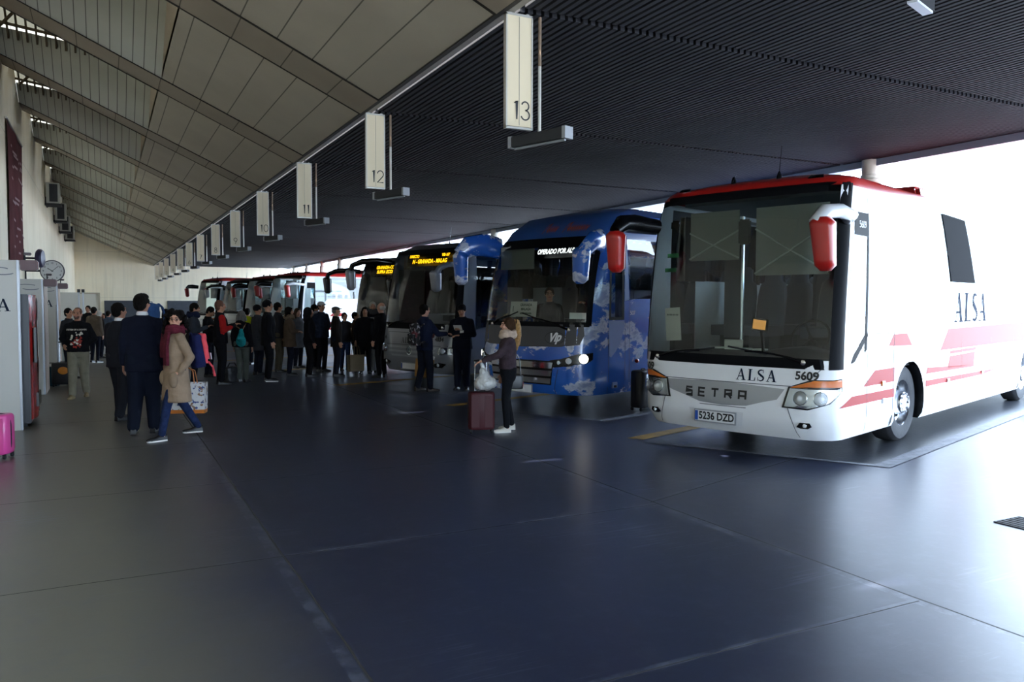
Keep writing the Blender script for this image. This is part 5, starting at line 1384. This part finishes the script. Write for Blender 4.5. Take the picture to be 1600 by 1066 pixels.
# ---- by the silver coach
JK = put('man with a patterned backpack and a kraft paper bag, right arm held out', 664, 612, 476, 80, arms=('carry', 'reach'), hair='short', top=('jacket', NAVYC), coat=.84, legs=DENIMD, shoes=(mat('shoe_dark_brown', '#2c231d', .6), SOLED), skinc='#b98a74', w=1.08, stride=.08, tuck=1.1)
JU = put('uniformed man in a dark peaked cap with a white badge on his chest', 722, 609, 476, 212, arms=('fold', 'phone'), hair='short', hat=('uniform', BLK), top=('jacket', cloth('uniform_navy', '#171a24')), coat=.84, legs=cloth('uniform_trousers', '#181c2a'), skinc=S1, w=1.12, head_pitch=16, tuck=1.2)
mb = MB(); mb.box((-.02, .165, 1.17), (.075, .006, .11)); b = mb.build('badge', WHITEP, JU['root'], smooth=0)
JS = put('young woman with a blond ponytail in a dark jacket, gripping a red suitcase', 793, 674, 497, -72, w=1.0, arms=(((.2, .16, 1.2), (.1, .4, 1.1)), 'down'), hair='pony', hairm=HAIRB, top=('jacket', cloth('jacket_plum', '#3f343a', .2, 12, .5)), coat=.97, legs=cloth('cloth_black_jeans', '#15161a'), shoes=(SHOEW, SOLEW), tuck=.85, scarf=('loop', cloth('scarf_beige', '#b59f8e', .25, 20)), vox=.008, skinc='#c08e76', detail=True, gap=.1, stride=-.05)
# ---- in the blue coach
def in_bus(x, y, z): return BUS_B.o.location+BU*x+BV*y+V3((0, 0, z))
def lp(label, x, y, z, face, **k): return person(label, tuple(in_bus(x, y, z)), face, seated=True, **k)
lp('driver seated at the wheel inside the blue coach', 1.62, -.6, .98, -108, arms=('wheel', 'wheel'), hair='short', top=('jacket', NAVYC), skinc=S2)
lp('person with spectacles sitting behind the windscreen route card of the blue coach', 1.15, .38, .72, -150, hair='short', hairm=HAIRB, top=('jacket', BLK), skinc=S1, glasses=True)

# ================================================================ bags and luggage
def rbox(mb, c, d, r=.03, mi=0, n=4.5, seg=28, M=None, taper=1.):
    """rounded box from superellipse rings"""
    rings = []
    for k, (f, sc) in enumerate(((-1, .86), (-.97, .95), (-.9, 1), (.9, 1), (.97, .95), (1, .86))):
        t = 1+(taper-1)*(f+1)/2
        ring = []
        for j in range(seg):
            a = 2*pi*j/seg; x = math.copysign(abs(cos(a))**(2/n), cos(a))*d[0]/2*sc*t; y = math.copysign(abs(sin(a))**(2/n), sin(a))*d[1]/2*sc*t
            p = V3((x, y, f*d[2]/2)); ring.append((M @ p if M else p)+V3(c))
        rings.append(ring)
    mb.loft(rings, mi)
def suitcase(label, loc, rz, w, d, h, m, handle=0., ribs=0, group=None, wheelm=None):
    """wheeled case standing on the floor, wide face along local x"""
    r = empty('suitcase', loc, rz); tag(r, label, 'suitcase', group)
    mb = MB(); rbox(mb, (0, 0, .05+(h-.05)/2), (w, d, h-.05))
    for k in range(ribs):
        x = -w/2+w*(k+.5)/ribs
        for y in (-1, 1): mb.box((x, y*d*.5, .05+(h-.05)/2), (w/ribs*.6, .008, (h-.05)*.84))
    mb.build('shell', m, r, smooth=50)
    mb = MB()
    z = .05+(h-.05)/2
    ring = [V3((math.copysign(abs(cos(a))**.45, cos(a))*w*.505, 0, z+math.copysign(abs(sin(a))**.45, sin(a))*(h-.05)*.505)) for a in frange(0, 2*pi, 32)]
    mb.tube(ring, .008, 6, cap=False); mb.build('zip', RUB, r)
    for x in (-1, 1):
        for y in (-1, 1):
            mb = MB(); mb.lathe([(.004, -.012), (.024, -.012), (.026, 0), (.024, .012), (.004, .012)], Matrix.Translation((x*w*.4, y*d*.34, .026)) @ Matrix.Rotation(pi/2, 4, 'Y'), 14)
            mb.box((x*w*.4, y*d*.34, .048), (.03, .03, .02)); mb.build('wheel', RUB, r)
    mb = MB(); mb.tube([(-.05, 0, h), (-.045, 0, h+.025), (.045, 0, h+.025), (.05, 0, h)], .009, 6); mb.build('top_grip', RUB, r)
    if handle:
        mb = MB()
        for x in (-1, 1): mb.tube([(x*w*.22, d*.35, h-.1), (x*w*.22, d*.35, h+handle)], .008, 8)
        mb.build('trolley_pole', ALU, r)
        mb = MB(); mb.tube([(-w*.26, d*.35, h+handle), (w*.26, d*.35, h+handle)], .015, 8); mb.build('trolley_grip', RUB, r)
    return r
def to_cam_rz(P): return atan2(P.x, -P.y)*1.0
P = pix(752, 676)
cs = suitcase('red wheeled suitcase with its trolley handle up, held by the blond woman', P, radians(-27+8), .36, .24, .56, mat('case_red', '#3f161c', .5, spec=.25), handle=.42, ribs=2)
hp_ = V3((P.x, P.y, 1.0))
def soft(name, prims, m, parent=None, vox=.012, it=3, dist=0., dsc=12):
    mb = MB()
    for p in prims:
        if p[0] == 'cap': cap(mb, *p[1:])
        elif p[0] == 'ell': mb.ell(p[1], p[2], 16, 12)
        else: rbox(mb, p[1], p[2], n=p[3] if len(p) > 3 else 3.5, taper=p[4] if len(p) > 4 else 1.)
    me = remesh(mb, vox, it)
    if dist:
        for v in me.vertices: v.co += v.normal*(noise.noise(v.co*dsc)*dist+noise.noise(v.co*dsc*2.6)*dist*.5)
    me.materials.append(m); return link(name, me, parent)
# white carrier bag on the handle
r = empty('carrier_bag', P+V3((.05, -.02, .575)), radians(-27)); tag(r, 'white plastic carrier bag hanging from the red suitcase handle', 'bag')
soft('bag', [('ell', (0, 0, .1), (.155, .12, .1)), ('cap', (0, 0, .12), .11, (-.04, 0, .32), .03), ('cap', (-.04, 0, .32), .03, (-.06, .0, .4), .018)], mat('plastic_white', '#b9b9b6', .35, bump=.5, bscale=14), r, .009, 1, .018, 14)
# handbag of the blond woman
M_ = JS['M']; p = M_ @ V3((.2, -.16, .74))
r = empty('handbag', p, -radians(-72)); tag(r, 'small black shoulder bag with a red tag at the blond woman\'s hip', 'handbag')
mb = MB(); rbox(mb, (0, 0, .0), (.07, .2, .19)); mb.build('bag', mat('leather_black', '#131315', .4), r, smooth=50)
mb = MB(); mb.tube([(0, -.07, .08), (-.02, -.05, .3), (-.04, .03, .44), (-.02, .07, .3), (0, .08, .08)], .007, 6); mb.build('strap', mat('leather_black', '#131315', .4), r)
mb = MB(); mb.box((-.0, -.1, -.03), (.02, .012, .07)); mb.build('tag', RED, r, bevel=.004)
mb = MB(); mb.box((-.0, -.11, -.09), (.03, .008, .07)); mb.build('card_tag', WHITEP, r)
# rucksacks
def backpack(label, J, h, w, d, m, m2, z0, group=None, straps=True, hang=.0, name='backpack', y0=-.15, lean=.0, strapm=None):
    r = empty(name); r.matrix_world = J['M'] @ Matrix.Translation(J['up']((0, y0-d/2, z0))) @ Matrix.Rotation(lean, 4, 'X')
    tag(r, label, 'backpack', group)
    soft('main_bag', [('box', (0, 0, 0), (w, d, h), 3.2, .82), ('ell', (0, -.01, h*.42), (w*.4, d*.45, h*.12))], m, r, .012, 3, .008)
    soft('front_pocket', [('box', (0, -d*.52, -h*.18), (w*.74, d*.42, h*.46), 3., .9)], m2, r, .012, 3, .006)
    if straps:
        for sg in (-1, 1):
            mb = MB(); mb.tube([(sg*w*.28, d*.42, h*.36), (sg*.115, d*.5+.06, h*.5), (sg*.13, d*.5+.2, h*.42), (sg*.14, d*.5+.3, h*.2), (sg*.15, d*.5+.26, -h*.1), (sg*w*.42, d*.45, -h*.4)], .018, 6, flat=1.7); mb.build('shoulder_strap', strapm or m, r)
    mb = MB(); mb.tube([(-.04, d*.3, h*.5), (-.03, d*.3, h*.56), (.03, d*.3, h*.56), (.04, d*.3, h*.5)], .008, 6); mb.build('grab_loop', m, r)
    return r
CORAL = cloth('pack_coral', '#e0525c'); PNAVY = cloth('pack_navy', '#20244a')
b1 = backpack('coral and navy backpack on the back of the woman in the parka', JC, .46, .32, .16, PNAVY, CORAL, 1.2, y0=-.2, lean=-.12, straps=False)
soft('coral_shell', [('box', (0, -.09, .05), (.28, .1, .36), 3., .85)], CORAL, b1, .011, 3, .006)
mb = MB(); mb.box((.02, -.175, -.1), (.14, .012, .09)); mb.build('reflective_patch', mat('patch_grey', '#b9b4b8', .5), b1)
mb = MB(); mb.tube([(.0, -.14, -.18), (.02, -.2, -.26), (.05, -.22, -.4)], [.014, .012, .016], 6, flat=1.6); mb.build('hanging_strap', CORAL, b1)
backpack('large blue hiking backpack reaching above its wearer behind the navy suited man', JP, .75, .42, .24, cloth('pack_blue', '#33507a'), cloth('pack_blue_dark', '#26395a'), 1.42, y0=-.13)
pm_ = NT('pack_print'); tc_ = pm_.n('ShaderNodeTexCoord'); f_ = pm_.noise(tc_.outputs['Object'], 16, 3)
c_ = pm_.mix(pm_.ramp(f_, .56, (0, 0, 0, 1), .6, (1, 1, 1, 1)), lin('#17171b'), lin('#9b989c')); c_ = pm_.mix(pm_.ramp(pm_.noise(tc_.outputs['Object'], 9, 2), .58, (0, 0, 0, 1), .62, (1, 1, 1, 1)), c_, lin('#5d2029')); pm_.l(c_, pm_.b.inputs['Base Color']); pm_.b.inputs['Roughness'].default_value = .8
backpack('black backpack with a red and white print on the man by the silver coach', JK, .42, .32, .17, MATS['pack_print'], MATS['pack_print'], 1.15)
# teal drawstring bag
r = empty('drawstring_bag'); r.matrix_world = Q4['M'] @ Matrix.Translation((.08, -.2, 1.08)); tag(r, 'teal drawstring bag on the back of the woman in grey-green trousers', 'backpack')
soft('bag', [('ell', (0, 0, -.06), (.13, .07, .15)), ('cap', (0, 0, .0), .1, (0, .01, .2), .045)], cloth('bag_teal', '#1f7d80'), r, .012, 2, .012)
mb = MB(); mb.tube([(0, .02, .2), (-.1, .05, .27), (-.2, .09, .3), (-.26, .13, .28)], .012, 6); mb.tube([(.02, .03, .2), (.06, .08, .32), (.07, .12, .36)], .008, 6); mb.build('cord', cloth('cord_tan', '#8a6e52'), r)
# shopping bags
def shopper(label, P, rz, w, d, h, m, handle=.16, name='paper_bag', hm=None, group=None, tilt=0.):
    r = empty(name, P, rz); r.rotation_euler = (0, tilt, rz); tag(r, label, 'bag', group)
    mb = MB(); t = .004
    for a, b in (((-w/2, -d/2), (w/2, -d/2)), ((w/2, -d/2), (w/2, d/2)), ((w/2, d/2), (-w/2, d/2)), ((-w/2, d/2), (-w/2, -d/2))):
        n_ = V3((b[1]-a[1], a[0]-b[0], 0)).normalized()*-t
        mb.prism([(a[0], a[1], -h), (b[0], b[1], -h), (b[0]*1.04, b[1]*1.1, 0), (a[0]*1.04, a[1]*1.1, 0)], n_)
    mb.prism([(-w/2, -d/2, -h), (w/2, -d/2, -h), (w/2, d/2, -h), (-w/2, d/2, -h)], (0, 0, t)); mb.build('bag', m, r, smooth=0)
    for y in (-1, 1):
        mb = MB(); mb.tube([(-w*.22, y*d*.5, -.03), (-w*.16, y*d*.3, handle*.8), (0, 0, handle), (w*.16, y*d*.3, handle*.8), (w*.22, y*d*.5, -.03)], .006, 6); mb.build('handle', hm or m, r)
    return r
KR = mat('kraft_paper', '#a97a3a', .75, var=.1, vscale=5)
hk = hand_pt(JK, 'l', .13); r = shopper('kraft paper bag carried by the man with the patterned backpack', hk+V3((0, 0, -.13)), radians(10), .34, .13, .36, KR, tilt=.12)
mb = MB(); mb.box((.1, .0, -.05), (.16, .05, .28), M=Matrix.Rotation(.25, 3, 'Y')); mb.build('papers', WHITEP, r)
hk = hand_pt(Q16, 'r', .13); shopper('beige tote bag hanging from the hand of the woman in the black coat', hk+V3((0, 0, -.24)), radians(20), .42, .12, .4, mat('tote_beige', '#6e6048', .8, var=.1), handle=.25, name='tote_bag')
fl = NT('floral_bag'); tc_ = fl.n('ShaderNodeTexCoord'); sp_ = fl.n('ShaderNodeSeparateXYZ'); fl.l(tc_.outputs['Object'], sp_.inputs[0])
f_ = fl.noise(tc_.outputs['Object'], 14, 3); c_ = fl.mix(fl.ramp(f_, .56, (0, 0, 0, 1), .6, (1, 1, 1, 1)), lin('#c9c6c4'), lin('#7d5a3c'))
c_ = fl.mix(fl.ramp(fl.noise(tc_.outputs['Object'], 21, 2), .6, (0, 0, 0, 1), .64, (1, 1, 1, 1)), c_, lin('#3d4a78')); c_ = fl.mix(fl.math('LESS_THAN', sp_.outputs[2], -.36), c_, lin('#b5651d')); fl.l(c_, fl.b.inputs['Base Color']); fl.b.inputs['Roughness'].default_value = .4
hk = hand_pt(JC, 'l', .13)
Pb = pix(296, 676); shopper('white flowered shopping bag with an orange base behind the parka woman\'s legs', V3((Pb.x, Pb.y, .68)), radians(-20), .44, .16, .41, MATS['floral_bag'], handle=.2, name='shopping_bag', hm=mat('handle_orange', '#b5651d', .5))
# papers in hands
def paper(label, J, nm, size=(.15, .2), tilt=.6, m=None, name='paper'):
    p = hand_pt(J, nm, .12); mb = MB(); M = Matrix.Rotation(J['root'].rotation_euler.z, 3, 'Z') @ Matrix.Rotation(tilt, 3, 'X')
    mb.box(p+V3((0, 0, .01)), (size[0], size[1], .003), M=M); o = mb.build(name, m or WHITEP, smooth=0); tag(o, label, 'paper'); return o
paper('white slip of paper in the hand of the person bent over a phone', Q2, 'r', (.14, .1))
paper('folded white paper held by the white-haired man facing the camera', Q17, 'r', (.16, .2), .9)
paper('ticket papers in the hands of the uniformed man', JU, 'r', (.16, .2), .5)
# standing luggage
BKC = mat('case_black', '#151519', .5, bump=.2, bscale=40)
P = pix(100, 604); r = suitcase('black trolley suitcase with an orange patch behind the hoodie man, handle up', P, radians(-15), .42, .26, .5, BKC, handle=.42)
mb = MB(); mb.lathe([(.001, 0), (.09, 0), (.1, -.006)], Matrix.Translation((.03, -.136, .34)) @ Matrix.Rotation(pi/2, 4, 'X') @ Matrix.Diagonal((1, .8, 1, 1)), 20); mb.build('orange_patch', mat('patch_orange', '#c77a1e', .6), r)
P = pix(80, 603); r = empty('holdall', P, radians(10)); tag(r, 'dark teal holdall on the floor beside the black trolley suitcase', 'bag'); soft('bag', [('box', (0, 0, .2), (.34, .28, .4), 3., .9)], cloth('holdall_teal', '#1c3a44'), r, .014, 3, .01)
mb = MB(); mb.tube([(-.1, 0, .38), (-.06, 0, .48), (.06, 0, .48), (.1, 0, .38)], .012, 6); mb.build('handle', RUB, r)
P = pix(363, 597); r = empty('duffel_bag', P, .4); tag(r, 'black duffel bag on the floor beside the legs of the grey-green trousers woman', 'bag'); soft('bag', [('box', (0, 0, .17), (.4, .26, .34), 3., .9)], BKC, r, .014, 3, .012)
mb = MB(); mb.tube([(-.12, 0, .32), (-.06, 0, .42), (.06, 0, .42), (.12, 0, .32)], .012, 6); mb.build('handle', RUB, r)
P = bay(10.85, 7.72); suitcase('black soft suitcase standing between the blue and the white coach', P, BA, .42, .26, .66, BKC)
P = pix(590, 582); suitcase('pale grey suitcase behind the two white-haired men', P, .3, .34, .22, .58, mat('case_grey', '#8a8f98', .35), ribs=4)
P = pix(-7, 716); suitcase('bright pink suitcase cut off by the picture edge beside the nearest booth', P, radians(-20), .34, .26, .5, mat('case_pink', '#d2478f', .35, coat=.3), ribs=3)

# ================================================================ hall fittings
SG = mat('sign_panel', '#d6c7a9', .6, spec=.2); SGF = mat('sign_frame', '#b9b6ae', .3, metal=.3); PIPE = mat('pipe_rust', '#7a6552', .6, var=.3, vscale=8); FIX = mat('fixture_grey', '#2e2f32', .6, spec=.2); FIXE = mat('fixture_end', '#8d8f92', .5)
NUM = ['13', '12', '11', '10', '9', '8', '7', '6', '5', '4', '3', '2', '1']
for k, (y, nu) in enumerate(zip(SIGN_Y, NUM)):
    r = empty('bay_sign', (3.435, y, ZE)); tag(r, 'white hanging sign bearing the bay number %s' % nu, 'sign', 'numbered bay signs')
    mb = MB(); mb.box((0, 0, -.53), (.27, .04, 1.0), 0)
    for x in (-.132, .132): mb.box((x, 0, -.53), (.014, .05, 1.03), 1)
    for z in (-.022, -1.045): mb.box((0, 0, z), (.278, .05, .02), 1)
    mb.box((0, -.0205, -.53), (.004, .004, .98), 2)
    mb.build('panel', [SG, SGF, mat('seam_grey', '#8f897d', .6)], r, smooth=0)
    decal('numeral', digits_geo(nu, .175, .075), plane_fn((.03 if len(nu) > 1 else 0, -.024, -.97), (1, 0, 0), (0, 0, 1)), INK, r)
    mb = MB()
    for x in (-.09, .09): mb.box((x, 0, .03), (.03, .03, .08))
    mb.build('bracket', SGF, r, smooth=0)
    r = empty('hanging_light', (3.66, y, ZE)); tag(r, 'grey strip light fitting hanging from a rod beside sign %s' % nu, 'lamp', 'strip lights beside the bay signs')
    mb = MB(); mb.tube([(0, 0, -.002), (0, 0, -.45)], .016, 8, 0); mb.tube([(0, 0, -.45), (0, 0, -1.06)], .016, 8, 1); mb.build('rod', [PIPE, SGF], r)
    M = Matrix.Rotation(radians(18.1), 3, 'Z')
    mb = MB(); mb.box((0, 0, -1.11), (.1, .66, .1), M=M); mb.build('housing', FIX, r, bevel=.006, smooth=0)
    for sg in (-1, 1):
        mb = MB(); mb.box(M @ V3((0, sg*.345, 0))+V3((0, 0, -1.11)), (.11, .04, .11), M=M); mb.build('end_cap', FIXE, r, smooth=0)
    mb = MB(); mb.tube([M @ V3((0, -.32, 0))+V3((0, 0, -1.17)), M @ V3((0, .32, 0))+V3((0, 0, -1.17))], .013, 8); mb.build('tube', mat('lamp_tube', '#8d9094', .5), r)
# one more fitting over bay 14, cut by the top edge
r = empty('hanging_light', tuple(pix(1438, 6, 4.25))); tag(r, 'strip light fitting cut off by the top edge above the white coach', 'lamp')
M = Matrix.Rotation(radians(18.1-90), 3, 'Z'); mb = MB(); mb.box((0, 0, .03), (.1, .4, .1), M=M); mb.build('housing', FIX, r, smooth=0); mb = MB(); mb.box((0, 0, -.03), (.08, .38, .02), M=M); mb.build('diffuser', mat('diffuser_white', '#d8dde6', .4), r, smooth=0); mb = MB(); mb.tube([(0, 0, .05), (0, 0, .2)], .012, 6); mb.build('rod', PIPE, r)

# clock on a wall bracket
r = empty('wall_clock', (-1.18, 24.0, 2.56)); tag(r, 'round white wall clock showing about eight minutes past ten', 'clock')
M = Matrix.Rotation(radians(-4), 4, 'Z') @ Matrix.Rotation(pi/2, 4, 'X')
mb = MB(); mb.lathe([(.001, -.07), (.27, -.07), (.285, -.04), (.285, .03), (.262, .03), (.262, .018)], M, 40); mb.build('rim', mat('clock_rim', '#3a3438', .4), r, smooth=40)
mb = MB(); mb.lathe([(.262, .02), (.001, .02)], M, 40); mb.build('dial', mat('clock_dial', '#d9d7d0', .5), r)
fn = lambda x, y: M @ V3((x, y, .024))
vs, fs = [], []
for k in range(12):
    a = pi/2-2*pi*k/12; t = text_geo(str(k or 12), .062, 1, .001); o = len(vs)
    vs += [(x+.205*cos(a), y+.205*sin(a)) for x, y in t[0]]; fs += [tuple(i+o for i in f) for f in t[1]]
decal('numerals', (vs, fs), fn, INK, r)
for nm, a, L_, w_ in (('hour_hand', pi/2-2*pi*(10.13/12), .13, .016), ('minute_hand', pi/2-2*pi*(8/60), .2, .011)):
    decal(nm, strokes_geo([[(-.03*cos(a), -.03*sin(a)), (L_*cos(a), L_*sin(a))]], w_), lambda x, y: M @ V3((x, y, .028)), INK, r)
mb = MB(); mb.tube([(-.62, .05, .0), (-.28, .05, 0)], .025, 8); mb.box((-.6, .05, 0), (.03, .1, .5)); mb.build('bracket', RUB, r)
r = empty('wall_clock', (-1.42, 23.55, 2.86)); tag(r, 'second round clock seen edge-on, above and left of the white clock', 'clock')
M = Matrix.Rotation(radians(79), 4, 'Z') @ Matrix.Rotation(pi/2, 4, 'X')
mb = MB(); mb.lathe([(.001, -.08), (.2, -.07), (.235, -.03), (.235, .03), (.2, .07), (.001, .08)], M, 36); mb.build('case', mat('clock_case_violet', '#2e2840', .4), r, smooth=40)
mb = MB(); mb.tube([(-.36, .0, -.0), (-.05, .0, 0)], .025, 8); mb.box((-.36, 0, -.02), (.03, .1, .5)); mb.build('bracket', RUB, r)
# air conditioners high on the wall
for k, (y, z, lb) in enumerate(((33.2, 5.62, 'largest air conditioner box high on the left wall'), (38.6, 5.5, 'second air conditioner box along the left wall'), (42.8, 5.38, 'third air conditioner box along the left wall'), (48.6, 5.4, 'farthest air conditioner box high on the left wall'))):
    r = empty('wall_mounted_air_conditioner', (XW+.02, y, z)); tag(r, lb, 'air conditioner', 'air conditioners on the left wall')
    mb = MB(); mb.box((.24, 0, 0), (.42, .8, .72)); mb.build('casing', mat('casing_grey', '#a6a498', .5), r, bevel=.01)
    mb = MB(); mb.box((.26, -.405, 0), (.26, .02, .62))
    for j in range(9): mb.box((.26, -.42, -.27+.068*j), (.26, .012, .012), 1)
    mb.build('grille', [mat('grille_dark', '#1f2022', .6), FIX], r, smooth=0)
    mb = MB(); mb.box((.24, 0, -.4), (.5, .86, .05)); mb.box((.02, 0, -.3), (.03, .86, .3)); mb.build('bracket', RUB, r)
# banner on the wall
r = empty('wall_banner', (XW+.012, 21.9, 4.15)); tag(r, 'tall maroon banner with pale lettering hanging high on the left wall', 'banner')
rows = []
for z in frange(-1.5, 1.5, 10): rows.append([V3((.02+.015*sin(y*3+z), y, z)) for y in frange(-1.75, 1.75, 12)])
mb = MB(); mb.grid(rows); mb.build('cloth', cloth('banner_maroon', '#4f2a2c', .2, 1.5, .1), r)
rnd = random.Random(5); vs, fs = [], []
for k in range(26):
    y = rnd.uniform(-1.2, 1.1); z = rnd.uniform(-1.3, 1.1); l = rnd.uniform(.2, .9); i = len(vs)
    vs += [(y, z), (min(y+l, 1.6), z), (min(y+l, 1.6), z+.05), (y, z+.05)]; fs.append((i, i+1, i+2, i+3))
decal('printed_band', (vs, fs), lambda x, y: V3((.045+.015*sin(x*3+y), x, y)), mat('banner_print', '#86686a', .8), r)
mb = MB(); mb.tube([(.02, -1.8, 1.52), (.02, 1.8, 1.52)], .025, 8); mb.build('hanging_rail', SGF, r)
# booths
PANW = mat('booth_white', '#bdbab2', .5); PANE = mat('booth_edge', '#a58d76', .5); PALU = mat('booth_alu', '#a2a4a8', .35, metal=.5)
for k, (y, hgt, let, lb) in enumerate(((12.75, 2.33, 'ALSA', 'nearest white ticket booth panel, cut by the left picture edge'), (17.5, 2.19, '', 'second white booth panel behind the vending machine'), (22.8, 2.22, 'ALSA', 'third white booth panel with a letter A at its edge, below the clock'))):
    r = empty('booth_panel', (-1.42, y, 0)); tag(r, lb, 'booth panel')
    mb = MB(); mb.box((0, .03, hgt/2), (.74, .06, hgt)); mb.build('board', PANW, r, smooth=0)
    mb = MB(); mb.box((.385, .05, hgt/2), (.03, .12, hgt)); mb.build('edge_trim', PALU, r, smooth=0)
    mb = MB(); mb.box((.395, .6, hgt/2), (.03, 1.0, hgt)); k and mb.build('side_leaf', PANE, r, smooth=0)
    if let: decal('lettering', serif_geo('ALSA', .17, .14), plane_fn((-.03, -.004, 1.72), (1, 0, 0), (0, 0, 1)), NAVY, r)
    sw_ = [arc(0, 0, .16, .03, 20, 170, 8), arc(.08, -.04, .14, .03, 200, 340, 8)]
    decal('emblem', strokes_geo(sw_, .014), plane_fn((.12, -.004, hgt-.13), (1, 0, 0), (0, 0, 1)), mat('emblem_grey', '#6e7076', .6), r)
    r = empty('sign_light', (-.9, y-.0, hgt-.13)); tag(r, 'maroon light box at the top of the %s booth panel' % ('nearest', 'second', 'third')[k], 'light box', 'light boxes on the booths')
    mb = MB(); mb.box((0, 0, .06), (.2, .24, .14)); mb.build('box', mat('box_maroon', '#4a2222', .4), r, bevel=.008)
    mb = MB(); mb.box((.104, 0, .06), (.012, .2, .1)); mb.build('lit_face', mat('box_face', '#6d3531', .4), r)
    r = empty('camera_dome', (-.95, y-.0, hgt+.005)); tag(r, 'small dark security camera on the maroon box of the %s booth' % ('nearest', 'second', 'third')[k], 'camera', 'security cameras on the booths')
    mb = MB(); mb.tube([(0, 0, 0), (0, 0, .06)], .012, 6); mb.build('stalk', RUB, r); mb = MB(); mb.box((.03, -.02, .08), (.1, .05, .04), M=Matrix.Rotation(.3, 3, 'Z')); mb.build('camera_body', mat('camera_brown', '#3a2a26', .5), r, bevel=.01)
# vending machine
r = empty('vending_machine', (-1.34, 13.5, 0)); tag(r, 'tall drinks vending machine with a red and white front beside the nearest booth', 'vending machine')
mb = MB(); mb.box((0, 0, .96), (.8, .95, 1.82)); mb.build('cabinet', mat('vend_black', '#14141a', .35), r, bevel=.012)
mb = MB(); rows = [[V3((.4+.06*(1-(y/.46)**2), y, z)) for y in frange(-.46, .46, 10)] for z in (.1, .6, 1.2, 1.86)]
mb.grid(rows); mb.build('door', mat('vend_red', '#b0201c', .25, coat=.5), r, smooth=60)
bf = lambda y, z, o=.006: V3((.4+.06*(1-(y/.46)**2)+o, y, z))
mb = MB()
for y0, y1, ph_, m in ((.05, .3, 0, 0),):
    rows = [[bf(y0+(y1-y0)*t+.06*sin(z*3.2+ph_), z) for t in frange(0, 1, 4)] for z in frange(.15, 1.82, 20)]
    mb.grid(rows)
mb.build('white_wave', mat('vend_white', '#c9c9cb', .3), r)
for z0, z1 in ((1.5, 1.78), (.72, .95)):
    mb = MB(); mb.grid([[bf(y, z, .012) for y in frange(.0, .4, 4)] for z in (z0, z1)]); o = mb.build('label_panel', mat('vend_dark_panel', '#5a1a20', .3), r)
mb = MB(); mb.box((.46, -.3, 1.15), (.03, .14, .5)); mb.build('coin_panel', BLACK, r, bevel=.006)
mb = MB(); mb.box((.46, .1, .35), (.03, .5, .2)); mb.build('dispensing_flap', BLACK, r, bevel=.006)
mb = MB()
for x in (-.32, .32):
    for y in (-.4, .4): mb.box((x, y, .025), (.06, .06, .05))
mb.build('foot', RUB, r, smooth=0)
# partition boards further back
r = empty('partition', (-1.3, 33.5, 0)); tag(r, 'white partition with a pale blue lower half far along the left wall', 'partition')
mb = MB(); mb.box((0, 0, 1.6), (.95, .05, 1.0)); mb.build('upper_board', PANW, r, smooth=0); mb = MB(); mb.box((0, 0, .6), (.95, .04, 1.0)); mb.build('lower_pane', mat('pane_blue', '#9fb4c6', .2), r, smooth=0)
for x in (-.48, .48, .62):
    mb = MB(); mb.box((x, 0, 1.05), (.05, .07, 2.1)); mb.box((x, 0, 2.16), (.1, .1, .12), 1); mb.build('post', [PALU, RUB], r, smooth=0)
P = pix(163, 553); r = MB(); r.box((P.x, P.y+.1, .1), (.42, .3, .2)); o = r.build('kerb_block', mat('block_white', '#c5c6c6', .6), bevel=.02); tag(o, 'low white block on the floor beyond the brown puffer jacket', 'block')
# steel posts beside the third booth
P = pix(92, 600); r = empty('barrier_post', (P.x, P.y, 0)); tag(r, 'slim steel post standing beside the third booth', 'post'); mb = MB(); mb.tube([(0, 0, 0), (0, 0, 1.7)], .025, 10); mb.build('pole', PALU, r); mb = MB(); mb.lathe([(.1, 0), (.1, .015), (.03, .03)], Matrix.Identity(4), 18, cap=True); mb.build('base', PALU, r)
# drain cover and oil marks on the floor
P = pix(1597, 818); r = MB(); r.box((P.x, P.y, .004), (.35, .25, .008))
for k in range(6): r.box((P.x-.14+.056*k, P.y, .009), (.02, .22, .004), 1)
o = r.build('drain_cover', [mat('drain_iron', '#2a2b2e', .6), RUB], smooth=0); tag(o, 'dark iron drain cover at the right picture edge', 'drain cover')
# ================================================================ light
W = bpy.data.worlds.new('sky'); SC.world = W; W.use_nodes = True
t = W.node_tree; bg = t.nodes['Background']
bg.inputs[0].default_value = (.62, .79, 1., 1); bg.inputs[1].default_value = 13.0
sd = bpy.data.lights.new('sun', 'SUN'); sd.energy = 36; sd.angle = radians(.6); sd.color = (1, .94, .84)
so = bpy.data.objects.new('sun', sd); COL.objects.link(so); so.rotation_euler = (-V3((.55, .1, -.83))).to_track_quat('Z', 'Y').to_euler()
SC.view_settings.view_transform = 'Standard'; SC.view_settings.look = 'None'; SC.view_settings.gamma = 1; SC.view_settings.use_curve_mapping = False
SC.view_settings.exposure = .2
SC.cycles.use_denoising = True
SC.cycles.max_bounces = 8; SC.cycles.diffuse_bounces = 4; SC.cycles.glossy_bounces = 4; SC.cycles.transparent_max_bounces = 12; SC.cycles.transmission_bounces = 4
SC.cycles.caustics_reflective = False; SC.cycles.caustics_refractive = False
SC.cycles.sample_clamp_indirect = 6
bpy.context.view_layer.update()
